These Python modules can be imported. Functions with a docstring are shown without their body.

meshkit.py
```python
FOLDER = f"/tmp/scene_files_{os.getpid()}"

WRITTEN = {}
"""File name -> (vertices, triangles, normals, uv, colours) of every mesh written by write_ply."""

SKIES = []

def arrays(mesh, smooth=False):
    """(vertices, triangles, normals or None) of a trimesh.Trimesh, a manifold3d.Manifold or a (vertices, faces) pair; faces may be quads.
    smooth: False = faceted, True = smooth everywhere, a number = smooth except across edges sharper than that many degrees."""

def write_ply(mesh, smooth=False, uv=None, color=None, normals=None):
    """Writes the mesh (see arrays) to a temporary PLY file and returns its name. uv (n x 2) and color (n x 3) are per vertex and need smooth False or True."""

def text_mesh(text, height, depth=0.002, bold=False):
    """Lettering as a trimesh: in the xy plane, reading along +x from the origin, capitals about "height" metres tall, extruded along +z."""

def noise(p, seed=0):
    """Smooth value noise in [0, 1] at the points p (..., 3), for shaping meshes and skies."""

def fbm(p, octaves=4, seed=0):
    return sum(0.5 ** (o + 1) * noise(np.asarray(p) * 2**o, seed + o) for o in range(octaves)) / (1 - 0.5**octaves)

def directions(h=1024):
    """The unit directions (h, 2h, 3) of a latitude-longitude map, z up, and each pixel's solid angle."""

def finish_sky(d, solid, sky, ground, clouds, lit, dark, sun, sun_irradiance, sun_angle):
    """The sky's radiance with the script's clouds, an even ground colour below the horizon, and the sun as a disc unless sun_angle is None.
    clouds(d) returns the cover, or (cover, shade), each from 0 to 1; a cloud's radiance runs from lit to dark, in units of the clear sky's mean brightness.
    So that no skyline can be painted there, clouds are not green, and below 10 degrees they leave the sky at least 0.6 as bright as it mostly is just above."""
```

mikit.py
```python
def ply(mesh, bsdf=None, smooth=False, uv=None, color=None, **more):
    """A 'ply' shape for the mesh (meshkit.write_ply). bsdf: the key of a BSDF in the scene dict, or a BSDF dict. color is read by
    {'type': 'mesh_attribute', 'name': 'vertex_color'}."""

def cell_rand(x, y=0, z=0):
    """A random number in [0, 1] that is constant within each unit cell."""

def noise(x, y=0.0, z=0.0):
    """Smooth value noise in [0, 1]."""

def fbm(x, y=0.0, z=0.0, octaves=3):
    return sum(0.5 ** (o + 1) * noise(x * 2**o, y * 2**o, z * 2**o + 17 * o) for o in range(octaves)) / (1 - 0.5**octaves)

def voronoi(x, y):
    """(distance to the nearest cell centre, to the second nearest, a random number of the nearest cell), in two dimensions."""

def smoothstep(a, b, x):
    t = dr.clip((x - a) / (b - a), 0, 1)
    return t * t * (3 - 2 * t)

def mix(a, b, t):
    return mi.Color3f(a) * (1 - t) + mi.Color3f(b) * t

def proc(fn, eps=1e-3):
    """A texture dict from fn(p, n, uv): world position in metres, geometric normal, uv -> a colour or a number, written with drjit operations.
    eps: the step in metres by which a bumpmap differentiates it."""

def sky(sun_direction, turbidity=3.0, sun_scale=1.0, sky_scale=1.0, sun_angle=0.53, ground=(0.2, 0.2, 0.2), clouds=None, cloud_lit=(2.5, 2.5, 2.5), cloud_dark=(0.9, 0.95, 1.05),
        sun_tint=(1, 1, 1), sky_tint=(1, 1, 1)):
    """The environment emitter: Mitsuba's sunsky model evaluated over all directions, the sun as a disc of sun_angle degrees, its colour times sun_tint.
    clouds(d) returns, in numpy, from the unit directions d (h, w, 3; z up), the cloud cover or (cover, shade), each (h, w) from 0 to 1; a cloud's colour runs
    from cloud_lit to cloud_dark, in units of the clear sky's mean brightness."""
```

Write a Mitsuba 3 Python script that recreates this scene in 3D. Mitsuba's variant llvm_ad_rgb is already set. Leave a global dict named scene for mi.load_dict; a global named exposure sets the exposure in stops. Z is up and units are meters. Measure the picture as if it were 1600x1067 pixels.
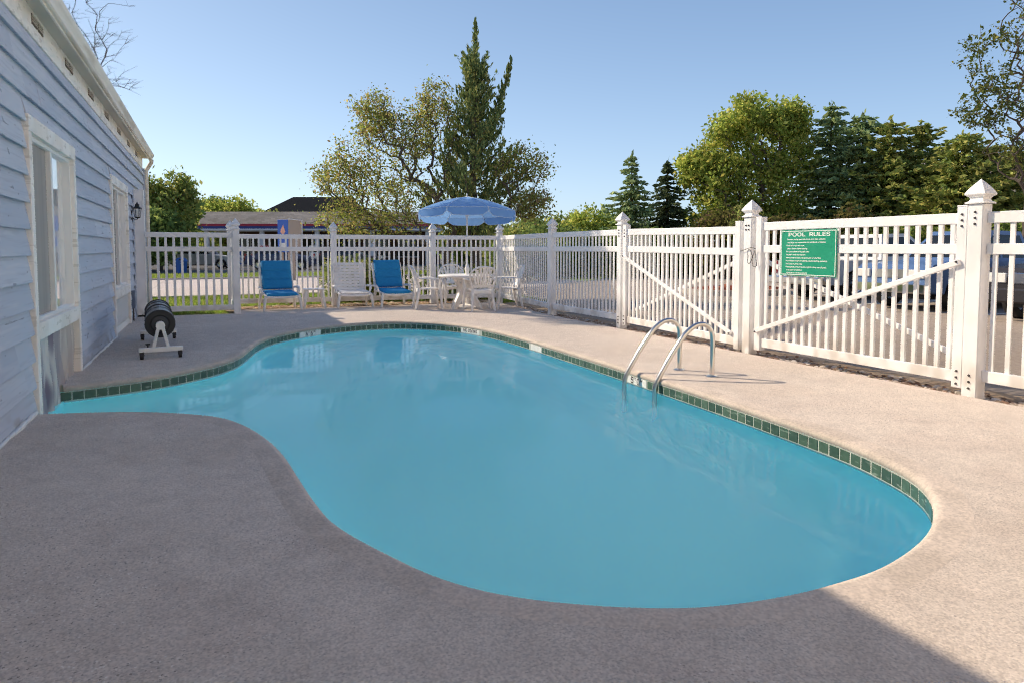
import math, random
import numpy as np
import trimesh
import drjit as dr
import mitsuba as mi
import mikit, meshkit
from mikit import noise, fbm, voronoi, cell_rand, smoothstep, mix, proc
from shapely.geometry import Polygon, box as sbox, LineString
from scipy.spatial import Delaunay

T = mi.ScalarTransform4f
rnd = random.Random(7)
RNG = np.random.default_rng(11)
scene, labels = {}, {}

# ---------------------------------------------------------------- camera, sky, exposure
EYE = np.array([0.0, 0.0, 1.24])
YAW, PITCH = math.radians(23.85), math.radians(3.3737)
FW = np.array([math.sin(YAW) * math.cos(PITCH), math.cos(YAW) * math.cos(PITCH), -math.sin(PITCH)])
RT = np.array([math.cos(YAW), -math.sin(YAW), 0.0])
FH = np.array([math.sin(YAW), math.cos(YAW), 0.0])
scene["camera"] = {"type": "perspective", "fov": 2 * math.degrees(math.atan(800 / 1067)), "fov_axis": "x",
                   "principal_point_offset_y": -(452.4 - 533.5) / 1067, "near_clip": 0.05, "far_clip": 2000.0,
                   "to_world": T().look_at(origin=EYE.tolist(), target=(EYE + FW).tolist(), up=[0, 0, 1])}
SUN = (-0.945, 1.0, 1.0)
scene["sky"] = mikit.sky(SUN, turbidity=2.3, sun_scale=0.52, sky_scale=0.72, sun_tint=(0.97, 1.01, 1.09), sky_tint=(1.04, 0.96, 0.94), ground=(0.32, 0.28, 0.25))
exposure = 2.8

# ---------------------------------------------------------------- helpers
def num(name):
    if name not in scene and name not in labels:
        return name
    k = 1
    while f"{name}_{k:03d}" in scene or f"{name}_{k:03d}" in labels:
        k += 1
    return f"{name}_{k:03d}"

_used = {}
def fresh(name):
    k = _used.get(name, -1) + 1
    _used[name] = k
    return name if k == 0 else f"{name}_{k:03d}"

def thing(name, label, cat, group=None, kind=None):
    key = fresh(name)
    labels[key] = {"label": label}
    if cat: labels[key]["category"] = cat
    if group: labels[key]["group"] = group
    if kind: labels[key]["kind"] = kind
    return key

def put(shape, name, parent=None, label=None, kind=None):
    """shape dict into the scene as a part of parent (or as the thing called name)"""
    key = fresh(parent + "__" + name) if parent else name
    scene[key] = shape
    if label or kind:
        labels[key] = {}
        if label: labels[key]["label"] = label
        if kind: labels[key]["kind"] = kind
    return key

def mesh(m, bsdf, smooth=False, **k):
    return mikit.ply(m, bsdf, smooth, **k)

def part(parent, name, m, bsdf, smooth=False, label=None, kind=None, **k):
    return put(mesh(m, bsdf, smooth, **k), name, parent, label, kind)

def at(shape, tr):
    return {**shape, "to_world": tr}

def struct(name, m, bsdf, smooth=False, label=None, **k):
    key = fresh(name)
    scene[key] = mesh(m, bsdf, smooth, **k)
    labels[key] = {"kind": "structure"}
    if label: labels[key]["label"] = label
    return key

def bx(x0, x1, y0, y1, z0, z1):
    m = trimesh.creation.box(extents=(abs(x1 - x0), abs(y1 - y0), abs(z1 - z0)))
    m.apply_translation(((x0 + x1) / 2, (y0 + y1) / 2, (z0 + z1) / 2))
    return m

def cbx(x0, x1, y0, y1, z0, z1, c=0.006):
    """chamfered box"""
    h = np.array([x1 - x0, y1 - y0, z1 - z0]) / 2
    p = []
    for s in np.ndindex(2, 2, 2):
        s = np.array(s) * 2 - 1
        for k in range(3):
            v = h - c
            v[k] = h[k]
            p.append(v * s)
    m = trimesh.convex.convex_hull(np.array(p))
    m.apply_translation(((x0 + x1) / 2, (y0 + y1) / 2, (z0 + z1) / 2))
    return m

def cat(ms):
    return trimesh.util.concatenate(list(ms))

def tube(pts, r, sides=10, cap=True):
    p = np.asarray(pts, float)
    r = np.broadcast_to(np.asarray(r, float), (len(p),))
    t = np.gradient(p, axis=0)
    t /= np.linalg.norm(t, axis=1, keepdims=True) + 1e-12
    a = np.cross(t[0], [0, 0, 1.0] if abs(t[0][2]) < 0.9 else [1.0, 0, 0])
    A = []
    for i in range(len(p)):
        a = a - t[i] * (a @ t[i])
        a = a / (np.linalg.norm(a) + 1e-12)
        A.append(a)
    A = np.array(A)
    B = np.cross(t, A)
    th = np.arange(sides) * 2 * np.pi / sides
    v = p[:, None] + r[:, None, None] * (np.cos(th)[None, :, None] * A[:, None] + np.sin(th)[None, :, None] * B[:, None])
    i, j = np.meshgrid(np.arange(len(p) - 1), np.arange(sides), indexing="ij")
    q = np.stack([i * sides + j, i * sides + (j + 1) % sides, (i + 1) * sides + (j + 1) % sides, (i + 1) * sides + j], -1).reshape(-1, 4)
    f = np.vstack([q[:, [0, 1, 2]], q[:, [0, 2, 3]]])
    v = v.reshape(-1, 3)
    if cap:
        n = len(v)
        v = np.vstack([v, p[0], p[-1]])
        k = np.arange(sides)
        last = (len(p) - 1) * sides
        f = np.vstack([f, np.stack([k * 0 + n, (k + 1) % sides, k], 1), np.stack([k * 0 + n + 1, last + k, last + (k + 1) % sides], 1)])
    return trimesh.Trimesh(v, f, process=False)

def bar(p0, p1, w, h, c=0.0, side=None):
    """a square bar from p0 to p1; w along side, h across"""
    p0, p1 = np.asarray(p0, float), np.asarray(p1, float)
    d = p1 - p0
    L = np.linalg.norm(d)
    d /= L
    s = np.asarray(side if side is not None else ([0, 0, 1] if abs(d[2]) < 0.9 else [1, 0, 0]), float)
    s = s - d * (s @ d)
    s /= np.linalg.norm(s)
    m = cbx(-L / 2, L / 2, -w / 2, w / 2, -h / 2, h / 2, c) if c else bx(-L / 2, L / 2, -w / 2, w / 2, -h / 2, h / 2)
    M = np.eye(4)
    M[:3, 0], M[:3, 1], M[:3, 2], M[:3, 3] = d, s, np.cross(d, s), (p0 + p1) / 2
    m.apply_transform(M)
    return m

def lathe(prof, sides=24, c=(0, 0, 0)):
    prof = np.asarray(prof, float)
    th = np.arange(sides) * 2 * np.pi / sides
    v = np.stack([prof[:, 0, None] * np.cos(th), prof[:, 0, None] * np.sin(th), prof[:, 1, None] + 0 * th], -1).reshape(-1, 3) + np.asarray(c)
    i, j = np.meshgrid(np.arange(len(prof) - 1), np.arange(sides), indexing="ij")
    q = np.stack([i * sides + j, i * sides + (j + 1) % sides, (i + 1) * sides + (j + 1) % sides, (i + 1) * sides + j], -1).reshape(-1, 4)
    return trimesh.Trimesh(v, np.vstack([q[:, [0, 1, 2]], q[:, [0, 2, 3]]]), process=False)

def grid_mesh(P, thick=None):
    """P (n, m, 3) -> surface; thick: offset vector or scalar along +normal estimate -> closed slab"""
    n, m = P.shape[:2]
    i, j = np.meshgrid(np.arange(n - 1), np.arange(m - 1), indexing="ij")
    q = np.stack([i * m + j, i * m + j + 1, (i + 1) * m + j + 1, (i + 1) * m + j], -1).reshape(-1, 4)
    f = np.vstack([q[:, [0, 1, 2]], q[:, [0, 2, 3]]])
    if thick is None:
        return trimesh.Trimesh(P.reshape(-1, 3), f, process=False)
    du, dv = np.gradient(P, axis=0), np.gradient(P, axis=1)
    nn = np.cross(du, dv)
    nn /= np.linalg.norm(nn, axis=-1, keepdims=True) + 1e-12
    v = np.vstack([P.reshape(-1, 3), (P - nn * thick).reshape(-1, 3)])
    N = n * m
    rim = [(k, k + 1) for k in range(m - 1)] + [(k * m + m - 1, (k + 1) * m + m - 1) for k in range(n - 1)] + \
          [((n - 1) * m + k + 1, (n - 1) * m + k) for k in range(m - 1)] + [((k + 1) * m, k * m) for k in range(n - 1)]
    rim = np.array(rim)
    side = np.vstack([np.stack([rim[:, 1], rim[:, 0], rim[:, 0] + N], 1), np.stack([rim[:, 1], rim[:, 0] + N, rim[:, 1] + N], 1)])
    return trimesh.Trimesh(v, np.vstack([f, f[:, ::-1] + N, side]), process=False)

def poly_sheet(poly, z):
    v, f = trimesh.creation.triangulate_polygon(poly, engine="earcut")
    v = np.column_stack([v, np.full(len(v), z)])
    m = trimesh.Trimesh(v, f, process=False)
    if m.face_normals[:, 2].mean() < 0:
        m.invert()
    return m

def extrude(poly, h):
    return trimesh.creation.extrude_polygon(poly, h, engine="earcut")

def smooth_loop(pts, n=260):
    """closed Catmull-Rom resampled to even steps"""
    p = np.asarray(pts, float)
    out = []
    for i in range(len(p)):
        p0, p1, p2, p3 = p[i - 1], p[i], p[(i + 1) % len(p)], p[(i + 2) % len(p)]
        for t in np.linspace(0, 1, 12, endpoint=False):
            out.append(0.5 * (2 * p1 + (p2 - p0) * t + (2 * p0 - 5 * p1 + 4 * p2 - p3) * t ** 2 + (3 * p1 - p0 - 3 * p2 + p3) * t ** 3))
    out = np.array(out)
    for _ in range(4):
        out = (np.roll(out, 1, 0) + 2 * out + np.roll(out, -1, 0)) / 4
    d = np.r_[0, np.cumsum(np.linalg.norm(np.roll(out, -1, 0) - out, axis=1))]
    oo = np.vstack([out, out[:1]])
    s = np.linspace(0, d[-1], n, endpoint=False)
    return np.stack([np.interp(s, d, oo[:, 0]), np.interp(s, d, oo[:, 1])], 1)

# ---------------------------------------------------------------- materials
def two(b):
    return {"type": "twosided", "bsdf": b}
def rgb(*c):
    return {"type": "rgb", "value": list(c)}
def mat(name, color, rough=0.6, metallic=0.0, spec=0.5, bump=None, bscale=1.0, **k):
    b = {"type": "principled", "base_color": color if isinstance(color, dict) else rgb(*color), "roughness": rough, "specular": spec, **k}
    if metallic: b["metallic"] = metallic
    if bump is not None:
        b = {"type": "bumpmap", "arbitrary": bump, "bsdf": b, "scale": bscale}
    scene[name] = two(b)
    return name

VC = {"type": "mesh_attribute", "name": "vertex_color"}

def vinyl_c(p, n, uv):
    d = fbm(p.x * 3.1, p.y * 3.1, p.z * 2.3, 3)
    low = smoothstep(0.55, 0.02, p.z) * smoothstep(0.35, 0.75, fbm(p.x * 9, p.y * 9, p.z * 5, 2))
    return mix(mix((0.85, 0.84, 0.835), (0.77, 0.755, 0.74), smoothstep(0.45, 0.75, d)), (0.50, 0.44, 0.37), low * 0.7)
mat("white_vinyl", proc(vinyl_c), 0.42)

def resin_c(p, n, uv):
    d = fbm(p.x * 6, p.y * 6, p.z * 6, 3)
    return mix((0.85, 0.82, 0.785), (0.74, 0.70, 0.65), smoothstep(0.5, 0.8, d))
mat("white_resin", proc(resin_c), 0.38)

def deck_c(p, n, uv):
    big = fbm(p.x * 0.55, p.y * 0.55, 0.0, 4)
    mid = fbm(p.x * 3.0, p.y * 3.0, 3.0, 3)
    fine = noise(p.x * 150, p.y * 150, 1.0)
    d1, d2, w = voronoi(p.x * 95, p.y * 95)
    peb = smoothstep(0.5, 0.25, d1)
    base = mix((0.49, 0.425, 0.37), (0.555, 0.485, 0.425), smoothstep(0.3, 0.7, big))
    base = mix(base, (0.46, 0.385, 0.335), 0.5 * smoothstep(0.5, 0.8, mid))
    base = mix(base, (0.49, 0.405, 0.335), 0.4 * smoothstep(0.58, 0.74, fbm(p.x * 1.1 + 7, p.y * 1.1, 5.0, 4)))
    st = mix((0.42, 0.355, 0.305), (0.58, 0.49, 0.425), smoothstep(0.1, 0.7, w))
    st = mix(st, (0.74, 0.70, 0.66), smoothstep(0.945, 0.985, w))
    st = mix(st, (0.17, 0.145, 0.14), smoothstep(0.07, 0.03, w))
    worn = smoothstep(0.36, 0.62, fbm(p.x * 1.7 + 3, p.y * 1.7, 9.0, 3))
    base = base * (0.90 + 0.2 * fbm(p.x * 9, p.y * 9, 2.0, 2))
    return mix(base * (0.78 + 0.44 * fine), st, peb * (0.25 + 0.5 * worn))
def deck_b(p, n, uv):
    d1, d2, w = voronoi(p.x * 95, p.y * 95)
    return 0.0016 * smoothstep(0.5, 0.1, d1) * w + 0.0012 * noise(p.x * 150, p.y * 150) + 0.004 * fbm(p.x * 5, p.y * 5, 0.0, 2)
mat("deck_aggregate", proc(deck_c), 0.85, bump=proc(deck_b, 1.5e-3))

def coping_c(p, n, uv):
    d = fbm(p.x * 5, p.y * 5, 1.0, 4)
    g = noise(p.x * 110, p.y * 110, p.z * 60)
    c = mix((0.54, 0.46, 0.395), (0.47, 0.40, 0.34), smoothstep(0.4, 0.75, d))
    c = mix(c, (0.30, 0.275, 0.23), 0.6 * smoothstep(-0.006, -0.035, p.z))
    return c * (0.82 + 0.36 * g)
def coping_b(p, n, uv):
    return 0.0015 * noise(p.x * 110, p.y * 110, p.z * 60) + 0.003 * fbm(p.x * 14, p.y * 14, p.z * 14, 2)
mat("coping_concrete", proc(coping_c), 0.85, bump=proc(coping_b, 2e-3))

mat("pool_plaster", (0.40, 0.995, 0.985), 0.7, spec=0.2)
mat("grout", (0.46, 0.48, 0.42), 0.8)
def tile_fn(a, b):
    def f(p, n, uv):
        k = fbm(p.x * 30, p.y * 30, p.z * 30, 3)
        return mix(mix(a, b, k), (0.45, 0.5, 0.42), 0.35 * smoothstep(0.62, 0.8, fbm(p.x * 12 + 3, p.y * 12, p.z * 40, 3)))
    return f
for i, (a, b) in enumerate([((0.045, 0.085, 0.055), (0.085, 0.135, 0.09)), ((0.035, 0.065, 0.045), (0.065, 0.11, 0.075)), ((0.06, 0.11, 0.07), (0.12, 0.17, 0.12))]):
    mat(f"green_tile_{'abc'[i]}", proc(tile_fn(a, b)), 0.22)
mat("white_tile", (0.75, 0.74, 0.70), 0.3)
mat("black_ink", (0.02, 0.02, 0.022), 0.6)
scene["water_surface"] = {"type": "dielectric", "int_ior": 1.06, "ext_ior": 1.0}

def siding_c(p, n, uv):
    row = dr.floor((p.z + 0.027) / 0.202)
    seed = cell_rand(row, dr.floor(p.y / 3.3 + cell_rand(row) * 3), 2)
    grain = fbm(p.y * 2.4 + seed * 40, p.z * 66 + 2.2 * noise(p.y * 2.2, p.z * 7, seed * 9), seed * 30, 4)
    knots = noise(p.y * 9 + seed * 20, p.z * 30, 4.0)
    c = mix((0.44, 0.485, 0.565), (0.53, 0.57, 0.635), seed)
    c = mix(c, (0.37, 0.40, 0.47), 0.42 * smoothstep(0.48, 0.78, grain))
    c = mix(c, (0.66, 0.67, 0.70), 0.25 * smoothstep(0.60, 0.78, fbm(p.y * 2.1 + 5, p.z * 26, seed * 7, 3)))
    c = mix(c, (0.15, 0.17, 0.22), 0.55 * smoothstep(0.90, 0.97, knots))
    c = mix(c, (0.30, 0.26, 0.22), 0.55 * smoothstep(0.16, 0.0, p.z) * smoothstep(0.35, 0.7, noise(p.y * 6, p.z * 20)))
    return c
def siding_b(p, n, uv):
    row = dr.floor((p.z + 0.027) / 0.202)
    seed = cell_rand(row, dr.floor(p.y / 3.3 + cell_rand(row) * 3), 2)
    return 0.004 * fbm(p.y * 2.4 + seed * 40, p.z * 66 + 2.2 * noise(p.y * 2.2, p.z * 7, seed * 9), seed * 30, 4) + 0.001 * noise(p.y * 9, p.z * 260)
mat("blue_siding", proc(siding_c), 0.75, bump=proc(siding_b, 2e-3))

def trim_c(p, n, uv):
    d = fbm(p.y * 4, p.z * 4, p.x * 4, 4)
    scr = smoothstep(0.66, 0.74, fbm(p.y * 9, p.z * 30, 2.0, 3))
    c = mix((0.88, 0.84, 0.77), (0.80, 0.75, 0.67), smoothstep(0.4, 0.7, d))
    return mix(c, (0.55, 0.49, 0.41), scr * 0.5)
mat("cream_trim", proc(trim_c), 0.6)
def stucco_c(p, n, uv):
    return mix((0.84, 0.75, 0.64), (0.76, 0.66, 0.55), fbm(p.x * 0.8, p.z * 0.8, 0.0, 4))
mat("cream_stucco", proc(stucco_c), 0.85)
mat("white_sash", (0.78, 0.77, 0.74), 0.4)
mat("dark_gap", (0.03, 0.028, 0.026), 0.9)
mat("vent_dark", (0.10, 0.07, 0.05), 0.9)
mat("tan_soffit", (0.66, 0.58, 0.47), 0.7)
def gutter_c(p, n, uv):
    return mix((0.84, 0.77, 0.65), (0.66, 0.58, 0.46), smoothstep(0.45, 0.75, fbm(p.y * 1.2, p.z * 14, 0.0, 4)))
mat("gutter_paint", proc(gutter_c), 0.45)
def screen_c(p, n, uv):
    w = noise(p.y * 9, 3.0) * 0.5 + noise(p.y * 30, p.z * 0.4) * 0.5
    return mix((0.27, 0.245, 0.22), (0.40, 0.37, 0.335), w)
mat("window_screen", proc(screen_c), 0.8)
mat("curtain_white", (0.84, 0.82, 0.79), 0.8)
scene["window_glass"] = {"type": "thindielectric", "int_ior": 1.52, "ext_ior": 1.0}
def sheet_c(p, n, uv):
    s = fbm(p.y * 9 + 0.8 * p.z, 2.0, p.z * 1.2, 3)
    c = mix((0.30, 0.26, 0.30), (0.62, 0.58, 0.55), smoothstep(0.38, 0.60, s))
    c = mix(c, (0.19, 0.15, 0.20), smoothstep(0.55, 0.75, noise(p.y * 21 + 3, 5.0, p.z * 2)) * smoothstep(7.55, 6.9, p.y))
    return mix(c, (0.64, 0.58, 0.50), 0.6 * smoothstep(7.0, 7.7, p.y))
mat("plastic_film", proc(sheet_c), 0.35)
mat("black_iron", (0.02, 0.02, 0.021), 0.5)
mat("black_rubber", (0.018, 0.018, 0.02), 0.48)
mat("black_drum", (0.05, 0.052, 0.058), 0.32)
mat("steel", (0.72, 0.70, 0.66), 0.16, metallic=1.0)
mat("white_enamel", (0.76, 0.76, 0.75), 0.35)
mat("galvanised", (0.50, 0.52, 0.54), 0.35, metallic=0.8)
def cushion_c(p, n, uv):
    k = fbm(p.x * 40, p.y * 40, p.z * 40, 2)
    return mix((0.008, 0.20, 0.45), (0.015, 0.26, 0.54), k)
mat("blue_cushion", proc(cushion_c), 0.8, sheen=0.3)
scene["umbrella_cloth"] = {"type": "principledthin", "base_color": rgb(0.24, 0.45, 0.80), "roughness": 0.7, "diff_trans": 0.75, "spec_trans": 0.0}
mat("umbrella_piping", (0.60, 0.70, 0.82), 0.6)
def sign_c(p, n, uv):
    return mix((0.006, 0.27, 0.15), (0.03, 0.32, 0.19), fbm(p.y * 7, p.z * 7, 1.0, 3))
mat("sign_green", proc(sign_c), 0.35)
mat("sign_white", (0.82, 0.84, 0.80), 0.5)
mat("bolt_dark", (0.05, 0.045, 0.05), 0.5)

def lot_c(p, n, uv):
    a = fbm(p.x * 0.35, p.y * 0.35, 1.0, 4)
    g = noise(p.x * 34, p.y * 34, 0.0)
    c = mix((0.22, 0.18, 0.148), (0.28, 0.23, 0.19), smoothstep(0.3, 0.7, a))
    crack = smoothstep(0.035, 0.0, dr.abs(fbm(p.x * 0.5 + 9, p.y * 0.5, 2.0, 4) - 0.5))
    c = mix(c, (0.17, 0.15, 0.135), 0.5 * crack)
    c = mix(c, (0.22, 0.19, 0.165), 0.5 * smoothstep(0.55, 0.75, fbm(p.x * 1.3, p.y * 1.3, 8.0, 3)))
    return c * (0.85 + 0.3 * g)
mat("parking_paving", proc(lot_c), 0.9)
def road_c(p, n, uv):
    a = fbm(p.x * 0.5, p.y * 0.5, 4.0, 4)
    j = smoothstep(0.02, 0.0, dr.abs(p.x / 3.6 - dr.floor(p.x / 3.6) - 0.5)) * 0.4
    c = mix((0.52, 0.43, 0.37), (0.62, 0.53, 0.46), a)
    return mix(c, (0.3, 0.27, 0.25), j) * (0.9 + 0.2 * noise(p.x * 20, p.y * 20))
mat("road_concrete", proc(road_c), 0.9)
def tar_c(p, n, uv):
    return mix((0.07, 0.066, 0.064), (0.12, 0.115, 0.11), fbm(p.x * 0.7, p.y * 0.7, 0.0, 4))
mat("asphalt", proc(tar_c), 0.9)
def lawn_c(p, n, uv):
    a = fbm(p.x * 0.8, p.y * 0.8, 0.0, 4)
    c = mix((0.13, 0.19, 0.035), (0.20, 0.235, 0.05), smoothstep(0.3, 0.7, a))
    c = mix(c, (0.22, 0.18, 0.08), 0.6 * smoothstep(0.6, 0.78, fbm(p.x * 2.1, p.y * 2.1, 5.0, 3)))
    return c * (0.7 + 0.6 * noise(p.x * 25, p.y * 25))
mat("lawn", proc(lawn_c), 0.95)
def soil_c(p, n, uv):
    return mix((0.20, 0.135, 0.085), (0.38, 0.29, 0.20), fbm(p.x * 7, p.y * 7, 0.0, 4)) * (0.75 + 0.5 * noise(p.x * 60, p.y * 60))
mat("bed_soil", proc(soil_c), 0.95)
mat("chips", VC, 0.9)
mat("red_mulch", VC, 0.9)
mat("pebbles", VC, 0.8)
scene["leaves"] = {"type": "principledthin", "base_color": VC, "roughness": 0.55, "diff_trans": 1.1, "spec_trans": 0.0}
scene["needles"] = {"type": "principledthin", "base_color": VC, "roughness": 0.6, "diff_trans": 0.6, "spec_trans": 0.0}
def bark_c(p, n, uv):
    k = fbm(p.x * 14, p.y * 14, p.z * 4, 4)
    return mix((0.055, 0.042, 0.034), (0.15, 0.12, 0.10), k)
mat("bark", proc(bark_c), 0.9)
def roof_c(p, n, uv):
    r = dr.floor(p.z / 0.12)
    k = cell_rand(dr.floor(p.x / 0.3 + cell_rand(r)), r, 1)
    return mix((0.27, 0.23, 0.195), (0.36, 0.31, 0.27), k) * (0.85 + 0.3 * noise(p.x * 0.6, p.z * 3))
mat("shingle_tan", proc(roof_c), 0.9)
mat("shingle_dark", (0.016, 0.018, 0.022), 1.0, spec=0.05)
mat("fascia_red", (0.42, 0.035, 0.06), 0.5)
mat("fascia_blue", (0.035, 0.05, 0.22), 0.5)
mat("fascia_white", (0.66, 0.66, 0.68), 0.5)
mat("station_brick", (0.11, 0.06, 0.045), 0.85)
mat("station_glass", (0.03, 0.035, 0.04), 0.08)
mat("sign_blue", (0.04, 0.12, 0.48), 0.4)
mat("sign_pole", (0.42, 0.34, 0.28), 0.7)
mat("emblem", (0.80, 0.42, 0.30), 0.5)
def stone_c(p, n, uv):
    d1, d2, w = voronoi((p.x + p.y) * 1.7, p.z * 2.4)
    return mix(mix((0.32, 0.26, 0.20), (0.44, 0.37, 0.30), w), (0.5, 0.45, 0.38), smoothstep(0.06, 0.0, d2 - d1) * 0.6)
mat("stone_wall", proc(stone_c), 0.9)
for nm, c in [("paint_silver", (0.50, 0.51, 0.52)), ("paint_blue", (0.10, 0.18, 0.36)), ("paint_dark", (0.03, 0.028, 0.033)), ("paint_navy", (0.02, 0.03, 0.09)), ("paint_white", (0.7, 0.7, 0.7)), ("paint_maroon", (0.12, 0.02, 0.02))]:
    scene[nm] = two({"type": "principled", "base_color": rgb(*c), "roughness": 0.32, "clearcoat": 0.8, "clearcoat_gloss": 0.95, "metallic": 0.25})
mat("car_glass", (0.015, 0.018, 0.02), 0.05)
mat("tail_red", (0.45, 0.01, 0.01), 0.15)
mat("lamp_clear", (0.75, 0.75, 0.72), 0.1)
mat("chrome", (0.78, 0.78, 0.78), 0.1, metallic=1.0)
mat("bin_blue", (0.02, 0.10, 0.36), 0.5)
mat("kerb_concrete", (0.42, 0.38, 0.34), 0.9)
mat("line_white", (0.62, 0.60, 0.56), 0.8)
mat("cable_dark", (0.06, 0.055, 0.05), 0.6)
mat("utility_blue", (0.12, 0.15, 0.21), 0.6)

# ---------------------------------------------------------------- the pool and its deck
NEAR = [(-1.25, 6.14), (-0.91, 6.05), (-0.61, 5.95), (-0.33, 5.80), (0.03, 5.50), (0.21, 5.15), (0.33, 4.70), (0.39, 4.31), (0.42, 3.9), (0.45, 3.49), (0.49, 3.17), (0.56, 2.93), (0.65, 2.71), (0.75, 2.49), (0.87, 2.31),
        (1.01, 2.17), (1.16, 2.06), (1.31, 1.97), (1.48, 1.89), (1.61, 1.85), (1.76, 1.82), (1.95, 1.80), (2.14, 1.80), (2.33, 1.81), (2.53, 1.85), (2.76, 1.92), (2.95, 2.0), (3.12, 2.10)]
FAR = [(3.28, 2.22), (3.43, 2.37), (3.54, 2.54), (3.63, 2.76), (3.71, 3.04), (3.76, 3.4), (3.80, 3.82), (3.85, 4.39), (3.89, 5.03), (3.92, 5.69), (3.95, 6.45), (3.98, 7.39), (4.0, 8.5), (3.97, 9.46), (3.86, 10.26), (3.63, 10.88), (3.23, 11.38),
       (2.72, 11.60), (2.16, 11.53), (1.6, 11.26), (1.11, 10.82), (0.79, 10.36), (0.59, 9.85), (0.43, 9.19), (0.29, 8.61), (0.10, 8.19), (-0.16, 7.86), (-0.44, 7.60), (-0.76, 7.42), (-1.25, 7.24)]
WEST = [(-1.6, 7.20), (-2.0, 7.0), (-2.0, 6.4), (-1.6, 6.2)]
LIP = smooth_loop(NEAR + FAR + WEST, 420)
lip_poly = Polygon(LIP).buffer(0)
def offset(d):
    q = lip_poly.buffer(d, join_style=1, quad_segs=12)
    return q
WALLX = -1.262
keep = sbox(WALLX, -50, 60, 60)
DECK = Polygon([(-1.30, -8), (5.84, -8), (5.84, 11.5), (6.10, 14.55), (6.0, 14.70), (0.52, 14.98), (0.52, 14.20), (-1.30, 14.20)])
struct("pool_deck", poly_sheet(DECK.difference(offset(0.10)), 0.0), "deck_aggregate", label="exposed aggregate concrete pool deck")
deck_edge = cat([bx(5.80, 5.84, -8, 11.5, -0.3, -0.004), bx(0.50, 5.9, 14.60, 14.62, -0.3, -0.2)])

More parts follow.
